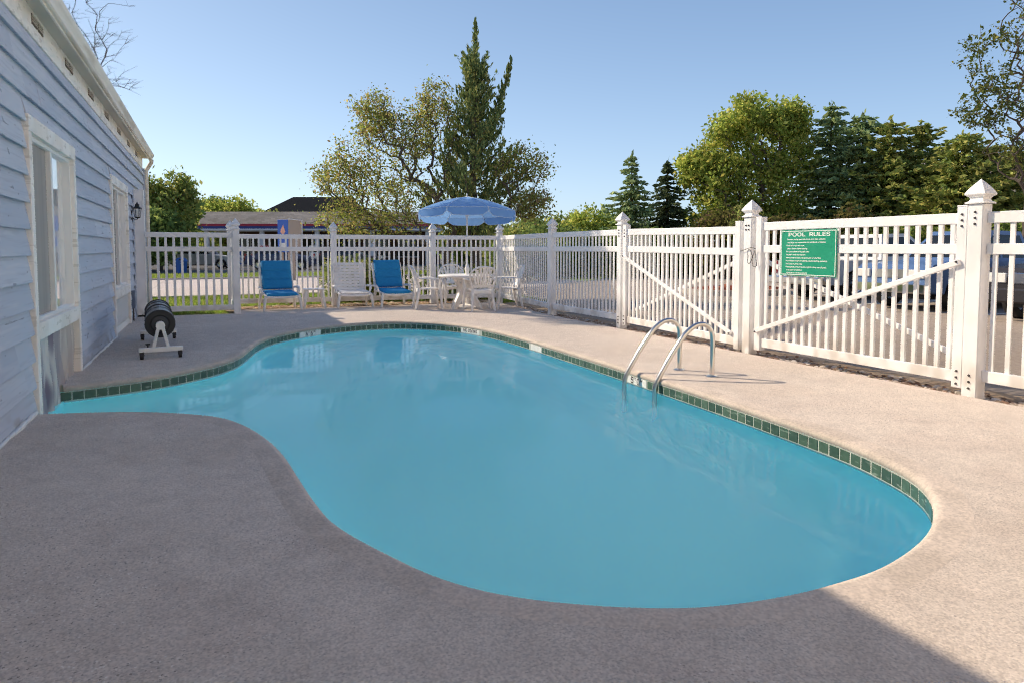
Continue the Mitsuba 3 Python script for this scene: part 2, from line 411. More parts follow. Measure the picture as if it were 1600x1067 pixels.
def ring(d, z, n=640):
    """points of the outline offset by d, evenly spaced, each vertex matched by arc parameter"""
    c = np.asarray(LIP)
    t = np.roll(c, -1, 0) - np.roll(c, 1, 0)
    t /= np.linalg.norm(t, axis=1, keepdims=True)
    nrm = np.stack([t[:, 1], -t[:, 0]], 1)
    return np.column_stack([c + nrm * d, np.full(len(c), z)])
cen = lip_poly.centroid
_c = np.asarray(LIP)
_area = 0.5 * np.sum(_c[:, 0] * np.roll(_c[:, 1], -1) - np.roll(_c[:, 0], -1) * _c[:, 1])
if _area < 0:
    LIP = LIP[::-1]          # counter-clockwise: the right-hand normal points outwards

def sweep(profile, xmin=WALLX):
    """profile of (outward distance, z) swept round the outline, without what lies behind the house wall"""
    R = np.stack([ring(d, z) for d, z in profile], 1)          # (n, k, 3)
    n, k = R.shape[:2]
    i, j = np.meshgrid(np.arange(n), np.arange(k - 1), indexing="ij")
    i2 = (i + 1) % n
    q = np.stack([i * k + j, i2 * k + j, i2 * k + j + 1, i * k + j + 1], -1).reshape(-1, 4)
    V = R.reshape(-1, 3)
    if xmin is not None:
        q = q[(V[q][:, :, 0] > xmin - 0.03).all(1)]
    return trimesh.Trimesh(V, np.vstack([q[:, [0, 1, 2]], q[:, [0, 2, 3]]]), process=False)

cop = sweep([(0.19, -0.004), (0.15, 0.0015), (0.05, 0.003), (0.03, 0.001), (0.014, -0.008), (0.004, -0.02), (0.0, -0.032), (0.004, -0.046), (0.03, -0.052)])
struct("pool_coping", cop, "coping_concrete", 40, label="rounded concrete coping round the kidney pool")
basin = thing("pool_basin", "kidney shaped pool basin of pale turquoise plaster with green waterline tiles", None, kind="structure")
WATER_Z = -0.136
wall = sweep([(0.022, -0.05), (0.022, -0.14), (0.018, -0.22), (0.0, -0.30), (-0.04, -0.37), (-0.10, -0.43), (-0.18, -0.47), (-0.28, -0.492), (-0.36, -0.499)], None)
floor = poly_sheet(Polygon(ring(0.022, 0)[:, :2]).buffer(0), -0.50)
part(basin, "shell", cat([wall, floor]), "pool_plaster", 60)
part(basin, "grout_band", sweep([(0.0085, -0.050), (0.0085, -0.150), (0.022, -0.152)]), "grout")
part(basin, "end_wall", bx(-1.30, -1.248, 6.02, 7.34, -0.49, -0.135), "pool_plaster")
# waterline tiles: each tile of the far side a part, the near side (hidden below the lip) one part
rp = ring(0.010, 0)[:, :2]
seg = np.linalg.norm(np.roll(rp, -1, 0) - rp, axis=1)
cum = np.r_[0, np.cumsum(seg)]
rq = np.vstack([rp, rp[:1]])
def along(s):
    s = s % cum[-1]
    p = np.array([np.interp(s, cum, rq[:, 0]), np.interp(s, cum, rq[:, 1])])
    e = 0.02
    a = np.array([np.interp((s + e) % cum[-1], cum, rq[:, 0]), np.interp((s + e) % cum[-1], cum, rq[:, 1])])
    t = (a - p) / np.linalg.norm(a - p)
    return p, t
def tile_tr(s, z, jit=0.0):
    p, t = along(s)
    o = np.array([t[1], -t[0]])
    p = p + o * jit
    M = np.eye(4)
    M[:3, 0], M[:3, 1], M[:3, 2], M[:3, 3] = [t[0], t[1], 0], [o[0], o[1], 0], [0, 0, 1], [p[0], p[1], z]
    return M
pitch = cum[-1] / round(cum[-1] / 0.097)
tile_w = pitch - 0.0075
tile_m = cbx(-tile_w / 2, tile_w / 2, -0.004, 0.010, -0.0375, 0.0375, 0.0025)
tile_d = [mesh(tile_m, f"green_tile_{c}") for c in "abc"]
hidden = []
def near_s(xy):
    d = np.linalg.norm(rp - np.asarray(xy), axis=1)
    return cum[int(np.argmin(d))]
MARKS = [(near_s((1.42, 11.14)), "4", "6"), (near_s((3.80, 10.35)), "NO", "DIVING"), (near_s((4.0, 8.25)), "", ""), (near_s((3.90, 5.76)), "5", "0")]
MARK_W = [0.46, 0.52, 0.34, 0.36]
for k in range(int(round(cum[-1] / pitch))):
    s = (k + 0.5) * pitch
    p, t = along(s)
    if p[0] < WALLX + 0.02:
        continue
    if any(abs(s - ms) < mw / 2 + 0.03 for (ms, _, _), mw in zip(MARKS, MARK_W)):
        continue
    view = p - EYE[:2]
    o = np.array([t[1], -t[0]])
    M = tile_tr(s, -0.0935, rnd.uniform(-0.0012, 0.0012)) 
    if view @ o > 0:
        put(at(tile_d[rnd.choice([0, 0, 0, 1, 1, 2])], T(M)), "tile", basin)
    else:
        hidden.append(tile_m.copy().apply_transform(M))
part(basin, "hidden_tiles", cat(hidden), "green_tile_a", kind="stuff")
for (ms, a, b), mw in zip(MARKS, MARK_W):
    n = max(2, round(mw / 0.12))
    w = mw / n
    for i in range(n):
        m = cbx(-w / 2 + 0.002, w / 2 - 0.002, -0.0045, 0.010, -0.0375, 0.0375, 0.0025)
        M = tile_tr(ms + (i - (n - 1) / 2) * w, -0.0935)
        key = part(basin, "depth_marker_tile", m.apply_transform(M), "white_tile", label="white depth marker tile")
    if a:
        # letters read from the water side: along -t, facing the pool
        words = [(a, 0.066), ("FT", 0.026), (b, 0.066), ("IN", 0.026)] if a != "NO" else [("NO DIVING", 0.05)]
        x = -mw / 2 + 0.02
        letters = []
        gap = 0.012
        ms_ = [meshkit.text_mesh(tx, h, 0.002, True) for tx, h in words]
        tot = sum(m.extents[0] for m in ms_) + gap * (len(ms_) - 1)
        x = -tot / 2
        for (tx, h), m in zip(words, ms_):
            m.apply_translation((-m.bounds[0][0] + x, 0.034 - h - m.bounds[0][1] * 0, 0))
            x = m.bounds[1][0] + gap
            letters.append(m)
        L = cat(letters)
        v = np.array(L.vertices)
        out = []
        for q in v:
            p, t = along(ms - q[0])
            o = np.array([t[1], -t[0]])
            pp = p - o * (0.0035 + q[2])
            out.append([pp[0], pp[1], -0.0935 + q[1]])
        part(basin, "lettering", trimesh.Trimesh(np.array(out), L.faces, process=False), "black_ink")

# water: a fine sheet with slow ripples
wpoly = Polygon(ring(0.02, 0)[:, :2]).buffer(0).intersection(sbox(-2.1, -50, 60, 60))
gx, gy = np.meshgrid(np.arange(-2.2, 4.3, 0.055), np.arange(1.6, 11.9, 0.055))
gp = np.stack([gx.ravel(), gy.ravel()], 1)
from shapely import contains_xy
gp = gp[contains_xy(wpoly.buffer(-0.03), gp[:, 0], gp[:, 1])]
bp = np.array(wpoly.exterior.coords)[:-1]
ap = np.vstack([bp, gp])
tri = Delaunay(ap).simplices
ctr = ap[tri].mean(1)
tri = tri[contains_xy(wpoly, ctr[:, 0], ctr[:, 1])]
P3 = np.column_stack([ap * [1.3, 2.6], np.zeros(len(ap))])
wz = WATER_Z + 0.0045 * (meshkit.fbm(P3 * 0.9, 3, 3) - 0.5)
wm = trimesh.Trimesh(np.column_stack([ap, wz]), tri, process=False)
if wm.face_normals[:, 2].mean() < 0:
    wm.invert()
struct("pool_water", wm, "water_surface", True, label="calm turquoise pool water")

# ---------------------------------------------------------------- the ground round about
GZ = -0.06
struct("parking_lot", poly_sheet(Polygon([(6.02, -60), (70, -60), (70, 33.0), (24, 33.0), (13.5, 24.2), (8.6, 20.5), (6.3, 14.5), (6.02, 11.5)]), GZ - 0.03), "parking_paving", label="sunlit tan paving of the parking lot")
struct("ground", poly_sheet(Polygon([(-900, -900), (900, -900), (900, 900), (-900, 900)]).difference(sbox(-2.3, -1.0, 5.8, 14.0)), -0.30), "lawn")
struct("lawn_strip", poly_sheet(Polygon([(-40, 15.2), (6.1, 14.9), (8.4, 20.5), (9.2, 20.9), (-40, 20.9)]), GZ - 0.035), "lawn", label="lawn behind the back fence")
struct("access_road", poly_sheet(Polygon([(-60, 20.9), (9.2, 20.9), (14.5, 25.1), (14.5, 33.5), (-60, 33.5)]), GZ - 0.05), "road_concrete", label="pale concrete access road behind the fence")
struct("verge", poly_sheet(Polygon([(-60, 33.5), (14.5, 33.5), (24, 33.0), (40, 33.0), (40, 40.5), (-60, 40.5)]), GZ - 0.04), "lawn", label="grass verge beyond the access road")
struct("forecourt", poly_sheet(Polygon([(-60, 40.5), (40, 40.5), (40, 90), (-60, 90)]), GZ - 0.05), "asphalt", label="dark asphalt forecourt of the filling station")
struct("planting_bed", cat([poly_sheet(Polygon([(0.30, 14.96), (6.05, 14.66), (6.6, 15.4), (6.2, 16.0), (0.2, 16.1)]), -0.025), poly_sheet(Polygon([(5.80, -8), (6.5, -8), (6.5, 11.5), (6.9, 15.2), (6.05, 14.70), (5.80, 11.5)]), -0.045)]), "bed_soil", label="brown soil strip under the fences")
kb = [bar((-60, 20.9, -0.11), (9.2, 20.9, -0.11), 0.12, 0.16), bar((-60, 33.5, -0.10), (14.5, 33.5, -0.10), 0.12, 0.16), bar((24, 33.0, -0.06), (44, 33.0, -0.06), 0.15, 0.16)]
struct("kerb", cat(kb), "kerb_concrete")
ln = [bar((13.2 + 0.1 * i, yy, GZ - 0.024), (18.6, yy, GZ - 0.024), 0.004, 0.10) for i, yy in enumerate((5.85, 8.7, 11.55, 14.4))]
struct("bay_line", cat(ln), "line_white", label="faded white parking bay lines")

def scatter_chips(n, sampler, size, cols, flat=0.45, seed=1, z=0.0):
    r = np.random.default_rng(seed)
    xy = sampler(r, n)
    base = trimesh.creation.icosahedron()
    bv, bf = np.array(base.vertices), np.array(base.faces)
    s = size * np.exp(r.normal(0, 0.35, n))
    A = r.normal(size=(n, 3, 3)) * 0.25 + np.eye(3)
    V = np.einsum("nij,vj->nvi", A, bv) * s[:, None, None]
    V[..., 2] *= flat
    V += np.column_stack([xy, np.full(n, z) + s * flat * 0.5])[:, None, :]
    F = (bf[None] + (np.arange(n) * len(bv))[:, None, None]).reshape(-1, 3)
    c = np.asarray(cols)[r.integers(0, len(cols), n)] * r.uniform(0.7, 1.2, (n, 1))
    return trimesh.Trimesh(V.reshape(-1, 3), F, process=False), np.repeat(c, len(bv), 0)

def strip_right(r, n):
    y = r.uniform(0.5, 14.0, n)
    x = 5.84 + np.abs(r.normal(0, 0.17, n)) + np.where(y > 11.5, (y - 11.5) * 0.065, 0)
    return np.stack([x, y], 1)
m, c = scatter_chips(7000, strip_right, 0.017, [(0.35, 0.27, 0.21), (0.48, 0.40, 0.33), (0.22, 0.15, 0.11), (0.55, 0.50, 0.45), (0.30, 0.17, 0.11)], 0.6, 3, -0.042)
labels[fresh("gravel")] = {"label": "loose brown gravel along the right-hand fence", "kind": "stuff"}
scene["gravel"] = mesh(m, "pebbles", color=c)
def strip_back(r, n):
    x = r.uniform(0.45, 6.0, n)
    return np.stack([x, 14.98 - (x - 0.5) * 0.048 + np.abs(r.normal(0.0, 0.45, n))], 1)
m, c = scatter_chips(4200, strip_back, 0.024, [(0.34, 0.20, 0.11), (0.45, 0.32, 0.2), (0.16, 0.09, 0.06), (0.5, 0.42, 0.3)], 0.4, 5, -0.022)
labels[fresh("leaf_litter")] = {"label": "dry leaves and bark chips under the back fence", "kind": "stuff"}
scene["leaf_litter"] = mesh(m, "chips", color=c)

def grass(name, label, n, sampler, h, z, cols, seed):
    r = np.random.default_rng(seed)
    xy = sampler(r, n)
    b = np.column_stack([xy, np.full(n, z)])
    a = r.uniform(0, 6.283, n)
    d = np.stack([np.cos(a), np.sin(a), 0 * a], 1)
    hh = h * r.uniform(0.5, 1.3, n)
    tip = b + np.column_stack([r.normal(0, 0.4, (n, 2)) * hh[:, None], hh])
    V = np.stack([b - d * 0.012, b + d * 0.012, tip], 1).reshape(-1, 3)
    F = np.arange(3 * n).reshape(-1, 3)
    c = np.asarray(cols)[r.integers(0, len(cols), n)] * r.uniform(0.75, 1.25, (n, 1))
    key = fresh(name)
    labels[key] = {"label": label, "kind": "stuff"}
    scene[key] = mesh(trimesh.Trimesh(V, F, process=False), "leaves", color=np.repeat(c, 3, 0))
GREENS = [(0.247, 0.38, 0.057), (0.342, 0.418, 0.076), (0.19, 0.304, 0.057), (0.456, 0.418, 0.133)]
grass("grass", "mown grass of the lawn behind the back fence", 30000, lambda r, n: np.stack([r.uniform(-3.5, 8.0, n), 15.3 + 5.5 * r.uniform(0, 1, n) ** 1.2], 1), 0.07, GZ - 0.035, GREENS, 1)
grass("grass", "sunlit grass of the verge beyond the access road", 22000, lambda r, n: np.stack([r.uniform(-12, 14, n), r.uniform(33.6, 40.4, n)], 1), 0.09, GZ - 0.04, GREENS, 2)

# ---------------------------------------------------------------- the house on the left
B = thing("motel_building", "long single-storey building with weathered blue lap siding and white gutter", "building")
OPEN = [(6.24, 8.20, -0.16, 2.26), (11.03, 13.10, -0.03, 2.28)]
Y0, Y1 = -7.0, 16.55
wp = sbox(Y0, -0.30, Y1, 3.18)
for a, b, c, d in OPEN:
    wp = wp.difference(sbox(a + 0.06, c if c > -0.1 else -0.30, b - 0.06, d - 0.05))
wm = extrude(wp, 0.16)
M = np.array([[0, 0, 1, -1.445], [1, 0, 0, 0], [0, 1, 0, 0], [0, 0, 0, 1.0]])
part(B, "wall", wm.apply_transform(M), "dark_gap")
part(B, "rear_wall", cat([bx(-10, -1.45, Y1 - 0.2, Y1 - 0.01, -0.3, 3.18), bx(-10, -9.8, Y0, Y1 - 0.2, -0.3, 3.18), bx(-9.8, -1.45, Y0, Y0 + 0.2, -0.3, 3.18), bx(-2.6, -2.5, Y0 + 0.2, Y1 - 0.2, -1.2, 3.18), bx(-2.5, -1.45, 5.9, 6.0, -1.2, 3.18), bx(-2.5, -1.45, 8.4, 8.5, -1.2, 3.18)]), "utility_blue")
row_h = 0.202
def board(y0, y1, z0, z1, seed):
    n = max(2, int((y1 - y0) / 0.35))
    ys = np.linspace(y0, y1, n + 1)
    r = np.random.default_rng(seed)
    w = np.interp(ys, np.linspace(y0, y1, 6), r.normal(0, 0.0016, 6))
    zb = np.interp(ys, np.linspace(y0, y1, 6), r.normal(0, 0.0018, 6))
    prof = [(-1.2855, z1), (-1.276, z1), (-1.2370, z0 + 0.004), (-1.2400, z0), (-1.2660, z0 + 0.016), (-1.2855, z0 + 0.016)]
    V = np.stack([np.stack([np.full(n + 1, px) + w * (px > -1.28), ys, np.full(n + 1, pz) + (zb if pz < z0 + 0.02 else 0)], 1) for px, pz in prof], 1)
    k = len(prof)
    i, j = np.meshgrid(np.arange(n), np.arange(k), indexing="ij")
    q = np.stack([i * k + j, i * k + (j + 1) % k, (i + 1) * k + (j + 1) % k, (i + 1) * k + j], -1).reshape(-1, 4)
    f = np.vstack([q[:, [0, 1, 2]], q[:, [0, 2, 3]], [[0, 2, 1], [0, 3, 2], [0, 4, 3], [0, 5, 4]], np.array([[0, 1, 2], [0, 2, 3], [0, 3, 4], [0, 4, 5]]) + n * k])
    return trimesh.Trimesh(V.reshape(-1, 3), f, process=False)
seed = 0
for k in range(0, 15):
    z0 = -0.025 + row_h * k
    z1 = min(z0 + row_h + 0.028, 2.945)
    spans = [(Y0, Y1)]
    for a, b, c, d in OPEN:
        if z0 < d - 0.02 and z1 > c + 0.02:
            spans = [s for (p, q) in spans for s in ((p, min(q, a)), (max(p, b), q)) if s[1] - s[0] > 0.05]
    for a, b, c, d in OPEN:
        if z0 < d - 0.02 < d < z1 - 0.03:
            seed += 1
            part(B, "siding_board", board(a + 0.002, b - 0.002, d + 0.001, z1, seed), "blue_siding", 25)
    for p, q in spans:
        cuts = [p]
        x = p + rnd.uniform(2.2, 4.2) if q - p > 4.4 else q
        while x < q - 0.6:
            cuts.append(x)
            x += rnd.uniform(2.6, 4.2)
        cuts.append(q)
        for u, v in zip(cuts[:-1], cuts[1:]):
            seed += 1
            part(B, "siding_board", board(u + 0.0015, v - 0.0015, z0, z1, seed), "blue_siding", 25)
part(B, "corner_board", cbx(-1.285, -1.225, Y1 + 0.001, Y1 + 0.05, -0.05, 2.95, 0.004), "blue_siding")
# frieze with its vents, soffit, gutter, roof
part(B, "frieze", cbx(-1.30, -1.262, Y0, Y1 + 0.02, 2.948, 3.165, 0.003), "cream_trim")
for y in np.arange(2.68, 15.9, 1.395):
    v = part(B, "vent", cat([bx(-1.262, -1.257, y - 0.20, y - 0.02, 3.045, 3.125), bx(-1.262, -1.257, y + 0.02, y + 0.20, 3.045, 3.125)]), "vent_dark", label=None)
    part(v, "louvre", cat([bx(-1.257, -1.252, y - 0.20 + 0.11 * (k > 0) * 2, y - 0.02 + 0.22 * (k > 0), zz, zz + 0.007) for k in (0, 1) for zz in (3.064, 3.085, 3.106)]), "tan_soffit")
part(B, "soffit", bx(-1.30, -1.10, Y0, Y1 + 0.10, 3.166, 3.178), "tan_soffit")
gp_ = [(-1.12, 3.145), (-1.10, 3.140), (-1.085, 3.150), (-1.078, 3.19), (-1.055, 3.225), (-1.048, 3.262), (-1.053, 3.268), (-1.060, 3.262), (-1.066, 3.232), (-1.09, 3.198), (-1.098, 3.158), (-1.118, 3.160)]
gpoly = Polygon(gp_).buffer(0)
g = extrude(gpoly, Y1 + 0.16 - Y0)
g.apply_transform(np.array([[1, 0, 0, 0], [0, 0, 1, Y0], [0, 1, 0, 0], [0, 0, 0, 1.0]]))
g.fix_normals()
gk = part(B, "gutter", g, "gutter_paint", 35)
part(gk, "end_cap", extrude(Polygon([(-1.12, 3.14), (-1.085, 3.15), (-1.076, 3.19), (-1.05, 3.225), (-1.046, 3.27), (-1.12, 3.27)]), 0.006).apply_transform(np.array([[1, 0, 0, 0], [0, 0, 1, Y1 + 0.161], [0, 1, 0, 0], [0, 0, 0, 1.0]])), "gutter_paint")
part(B, "fascia", bx(-1.135, -1.121, Y0, Y1 + 0.15, 3.12, 3.27), "gutter_paint")
rf = np.array([[-1.09, 3.262], [-5.6, 4.9], [-10.1, 3.27], [-10.1, 3.18], [-1.14, 3.18]])
r = extrude(Polygon(rf), Y1 + 0.14 - Y0)
r.apply_transform(np.array([[1, 0, 0, 0], [0, 0, 1, Y0], [0, 1, 0, 0], [0, 0, 0, 1.0]]))
r.fix_normals()
part(B, "roof", r, "shingle_tan")
# downspout elbow at the far corner
part(B, "downspout", tube([(-1.09, 16.62, 3.15), (-1.10, 16.62, 3.08), (-1.16, 16.62, 2.98), (-1.20, 16.62, 2.90), (-1.20, 16.62, 1.5), (-1.20, 16.62, 0.0)], 0.04, 8), "gutter_paint", 40)
# sealant bead and base boards
ys = np.linspace(2.0, 6.15, 90)
rr = 0.010 + 0.014 * meshkit.noise(np.stack([ys * 6, 0 * ys, 0 * ys], 1))
part(B, "sealant_bead", tube(np.stack([-1.236 + 0.012 * meshkit.noise(np.stack([ys * 9, 0 * ys, 0 * ys + 4], 1)), ys, 0 * ys + 0.004], 1), rr, 6), "white_tile", 60, label="ragged white sealant bead along the foot of the wall")
ys = np.linspace(8.22, 11.0, 70)
rr = 0.006 + 0.012 * meshkit.noise(np.stack([ys * 6, 0 * ys + 3, 0 * ys], 1))
part(B, "sealant_bead", tube(np.stack([-1.236 + 0.012 * meshkit.noise(np.stack([ys * 9, 0 * ys, 0 * ys + 8], 1)), ys, 0 * ys + 0.004], 1), rr, 6), "white_tile", 60)

def window(y0, y1, zt, zs, split, name_label, low):
    """casing y0..y1, head at zt, sill rail at zs; sash split at split; low: bottom of the casing"""
    w = part(B, "window", cat([cbx(-1.30, -1.226, y0, y0 + 0.10, low, zt - 0.13, 0.004), cbx(-1.30, -1.226, y1 - 0.10, y1, low, zt - 0.13, 0.004), cbx(-1.30, -1.224, y0, y1, zt - 0.13, zt, 0.004), cbx(-1.30, -1.223, y0 + 0.1005, y1 - 0.1005, zs - 0.13, zs, 0.004)]), "cream_trim", label=name_label)
    a, b = y0 + 0.10, y1 - 0.10
    part(w, "sash", cat([cbx(-1.33, -1.262, a, a + 0.035, zs + 0.001, zt - 0.131, 0.003), cbx(-1.33, -1.258, split - 0.03, split + 0.03, zs + 0.036, zt - 0.167, 0.003), cbx(-1.33, -1.262, b - 0.035, b, zs + 0.001, zt - 0.131, 0.003),
                         cbx(-1.33, -1.263, a + 0.036, b - 0.036, zs + 0.001, zs + 0.035, 0.003), cbx(-1.33, -1.263, a + 0.036, b - 0.036, zt - 0.166, zt - 0.131, 0.003)]), "white_sash")
    part(w, "insect_screen", bx(-1.300, -1.298, a + 0.036, split - 0.031, zs + 0.036, zt - 0.167), "window_screen")
    gl = trimesh.Trimesh([[-1.300, split + 0.03, zs + 0.03], [-1.300, b - 0.03, zs + 0.03], [-1.300, b - 0.03, zt - 0.16], [-1.300, split + 0.03, zt - 0.16]], [[0, 1, 2], [0, 2, 3]], process=False)
    part(w, "pane", gl, "window_glass")
    yy, zz = np.meshgrid(np.linspace(split, b, 60), np.linspace(zs, zt - 0.13, 6), indexing="ij")
    part(w, "curtain", grid_mesh(np.stack([-1.345 + 0.018 * np.sin(yy * 46 + np.sin(zz * 1.1)), yy, zz], -1)), "curtain_white", True)
    return w
w1 = window(6.24, 8.20, 2.262, 0.66, 7.20, "large sliding window with grey screen over the pool's end", -0.14)
w2 = window(11.03, 13.10, 2.285, 0.66, 11.95, "second sliding window with a louvred unit below it", -0.03)
# film hanging in the opening below the first window
yy, zz = np.meshgrid(np.linspace(6.345, 8.095, 120), np.linspace(-0.20, 0.525, 14), indexing="ij")
fold = 0.030 * np.sin(yy * 24 + 1.2 * np.sin(zz * 3)) + 0.018 * np.sin(yy * 57 + 2 * zz) + 0.05 * (meshkit.noise(np.stack([yy * 3, zz * 3, 0 * yy], -1)) - 0.5)
film = thing("plastic_sheet", "creased purple-grey plastic sheet hanging under the large window into the pool", "plastic sheet")
scene[film] = mesh(grid_mesh(np.stack([-1.290 + fold * (0.4 + 0.6 * (0.55 - zz)), yy, zz], -1)), "plastic_film", True)
# louvred air unit under the second window
u = part(B, "air_unit", cat([cbx(-1.30, -1.255, 11.14, 11.36, 0.0, 0.528, 0.004), cbx(-1.30, -1.257, 11.361, 12.999, 0.0, 0.10, 0.004), cbx(-1.36, -1.34, 11.361, 12.999, 0.10, 0.528, 0.003)]), "cream_trim", label="louvred white air unit under the second window")
sl = mesh(cbx(-0.018, 0.018, 11.40, 12.96, -0.011, 0.011, 0.003), "white_sash")
for k in range(11):
    put(at(sl, T().translate([-1.275, 0, 0.135 + 0.037 * k]) @ T().rotate([0, 1, 0], 0)), "louvre", u)
part(B, "utility_box", cbx(-1.262, -1.20, 13.35, 13.50, 0.22, 0.52, 0.005), "utility_blue")
part(B, "conduit", tube([(-1.23, 13.42, 0.0), (-1.23, 13.42, 0.22)], 0.012, 8), "bolt_dark")

# the two-storey wing of the same motel that stands behind the photographer, its pale front in full sun
Wg = thing("motel_wing", "two-storey cream motel wing behind the photographer, its sunlit front facing the pool", "building")
WY, WX0, WX1, WH = -4.0, -1.2, 30.0, 9.2
front = sbox(WX0, -0.3, WX1, WH)
bays = [(x_, z_) for x_ in np.arange(1.6, 28, 3.9) for z_ in (0.9, 5.2)]
for x_, z_ in bays:
    front = front.difference(sbox(x_, z_, x_ + 1.5, z_ + 1.4))
fw_ = extrude(front, 0.25).apply_transform(np.array([[1, 0, 0, 0], [0, 0, 1, WY - 0.25], [0, 1, 0, 0], [0, 0, 0, 1.0]])); fw_.fix_normals()
part(Wg, "wall", cat([fw_, bx(WX0, WX0 + 0.2, WY - 12, WY - 0.251, -0.3, WH), bx(WX1 - 0.2, WX1, WY - 12, WY - 0.251, -0.3, WH), bx(WX0 + 0.2, WX1 - 0.2, WY - 12, WY - 11.8, -0.3, WH)]), "cream_stucco")
for x_, z_ in bays:
    w_ = part(Wg, "window", cat([bx(x_, x_ + 1.5, WY - 0.16, WY - 0.10, z_, z_ + 0.07), bx(x_, x_ + 1.5, WY - 0.16, WY - 0.10, z_ + 1.33, z_ + 1.4), bx(x_, x_ + 0.07, WY - 0.16, WY - 0.10, z_ + 0.07, z_ + 1.33), bx(x_ + 1.43, x_ + 1.5, WY - 0.16, WY - 0.10, z_ + 0.07, z_ + 1.33), bx(x_ + 0.72, x_ + 0.78, WY - 0.155, WY - 0.105, z_ + 0.07, z_ + 1.33)]), "white_sash")
    part(w_, "curtain", bx(x_ + 0.07, x_ + 1.43, WY - 0.24, WY - 0.22, z_ + 0.07, z_ + 1.33), "curtain_white")
rf_ = extrude(Polygon([(WY + 0.6, WH + 0.02), (WY - 6, WH + 2.4), (WY - 12.6, WH + 0.02)]), WX1 - WX0 + 1.0).apply_transform(np.array([[0, 0, 1, WX0 - 0.5], [1, 0, 0, 0], [0, 1, 0, 0], [0, 0, 0, 1.0]])); rf_.fix_normals()
part(Wg, "roof", rf_, "shingle_tan")

# white post by the house corner, with the lantern beside it
pst = thing("gate_pillar", "tall white board pillar at the house corner that carries the small gate", "pillar")
part(pst, "shaft", cbx(-1.235, -1.075, 14.12, 14.28, 0.035, 2.32, 0.006), "white_vinyl")
part(pst, "back_board", cbx(-1.25, -1.236, 14.05, 14.33, 0.10, 2.30, 0.004), "blue_siding")
part(pst, "foot", bx(-1.22, -1.09, 14.135, 14.265, -0.01, 0.034), "dark_gap")
L = thing("wall_lantern", "black carriage lantern on the wall beside the white corner pillar", "lantern")
def lpart(nm, m, *k):
    m.apply_translation((-lx, -ly, -lz)); m.apply_scale(0.76); m.apply_translation((lx, ly, lz))
    return part(L, nm, m, *k)
lx, ly, lz = -1.155, 13.80, 1.80
lpart("bracket", cat([cbx(lx - 0.125, lx - 0.108, ly - 0.05, ly + 0.05, lz - 0.06, lz + 0.16, 0.004), tube([(lx - 0.11, ly, lz + 0.0), (lx - 0.06, ly, lz - 0.05), (lx, ly, lz - 0.045), (lx, ly, lz - 0.02)], 0.010, 8)]), "black_iron", 50)
fr = []
for k in range(6):
    a = k * math.pi / 3
    fr.append(bar((lx + 0.058 * math.cos(a), ly + 0.058 * math.sin(a), lz), (lx + 0.082 * math.cos(a), ly + 0.082 * math.sin(a), lz + 0.20), 0.009, 0.009))
lpart("cage", cat(fr + [lathe([(0.001, -0.02), (0.04, -0.02), (0.066, 0.0), (0.066, 0.012), (0.001, 0.012)], 6, (lx, ly, lz))]), "black_iron")
lpart("roof", lathe([(0.001, 0.20), (0.10, 0.20), (0.102, 0.21), (0.05, 0.25), (0.045, 0.28), (0.055, 0.285), (0.025, 0.315), (0.012, 0.33), (0.014, 0.345), (0.001, 0.36)], 6, (lx, ly, lz)), "black_iron")
lpart("glass", lathe([(0.054, 0.012), (0.077, 0.20)], 6, (lx, ly, lz)), "window_glass")
lpart("bulb", lathe([(0.001, 0.03), (0.012, 0.03), (0.012, 0.09), (0.022, 0.12), (0.02, 0.15), (0.001, 0.165)], 10, (lx, ly, lz)), "lamp_clear", True)

# ---------------------------------------------------------------- fences
PW = 0.125
cap_pts = [(0.080, 0.0), (0.080, 0.012), (0.060, 0.022), (0.052, 0.040), (0.058, 0.055), (0.083, 0.075), (0.084, 0.084), (0.072, 0.11), (0.050, 0.145), (0.025, 0.178), (0.004, 0.205), (0.0001, 0.21)]
def square_lathe(prof):
    V, F = [], []
    for r_, z in prof:
        for sx, sy in ((1, 1), (-1, 1), (-1, -1), (1, -1)):
            V.append((sx * r_, sy * r_, z))
    for i in range(len(prof) - 1):
        for j in range(4):
            a, b, c, d = i * 4 + j, i * 4 + (j + 1) % 4, (i + 1) * 4 + (j + 1) % 4, (i + 1) * 4 + j
            F += [(a, b, c), (a, c, d)]
    return trimesh.Trimesh(V, F, process=False)
cap_d = mesh(square_lathe(cap_pts), "white_vinyl", 28)
shaft_d = mesh(cbx(-PW / 2, PW / 2, -PW / 2, PW / 2, -0.08, 1.62, 0.006), "white_vinyl")
def pyr(w, h):
    return trimesh.convex.convex_hull(np.array([(w, w, 0), (w, -w, 0), (-w, w, 0), (-w, -w, 0), (0, 0, h)]))
bolt_d = mesh(lathe([(0.011, 0), (0.010, 0.005), (0.006, 0.014), (0.0001, 0.016)], 8), "bolt_dark", 40)
def post(x, y, rot, label, bolts=()):
    k = thing("fence_post", label, "fence post", "white capped posts of the pool fence")
    tr = T().translate([x, y, 0]) @ T().rotate([0, 0, 1], rot)
    put(at(shaft_d, tr), "shaft", k)
    put(at(cap_d, tr @ T().translate([0, 0, 1.62])), "cap", k)
    for (bx_, bz) in bolts:
        put(at(bolt_d, tr @ T().translate([-PW / 2, bx_, bz]) @ T().rotate([0, 1, 0], -90)), "bolt", k)
    return k

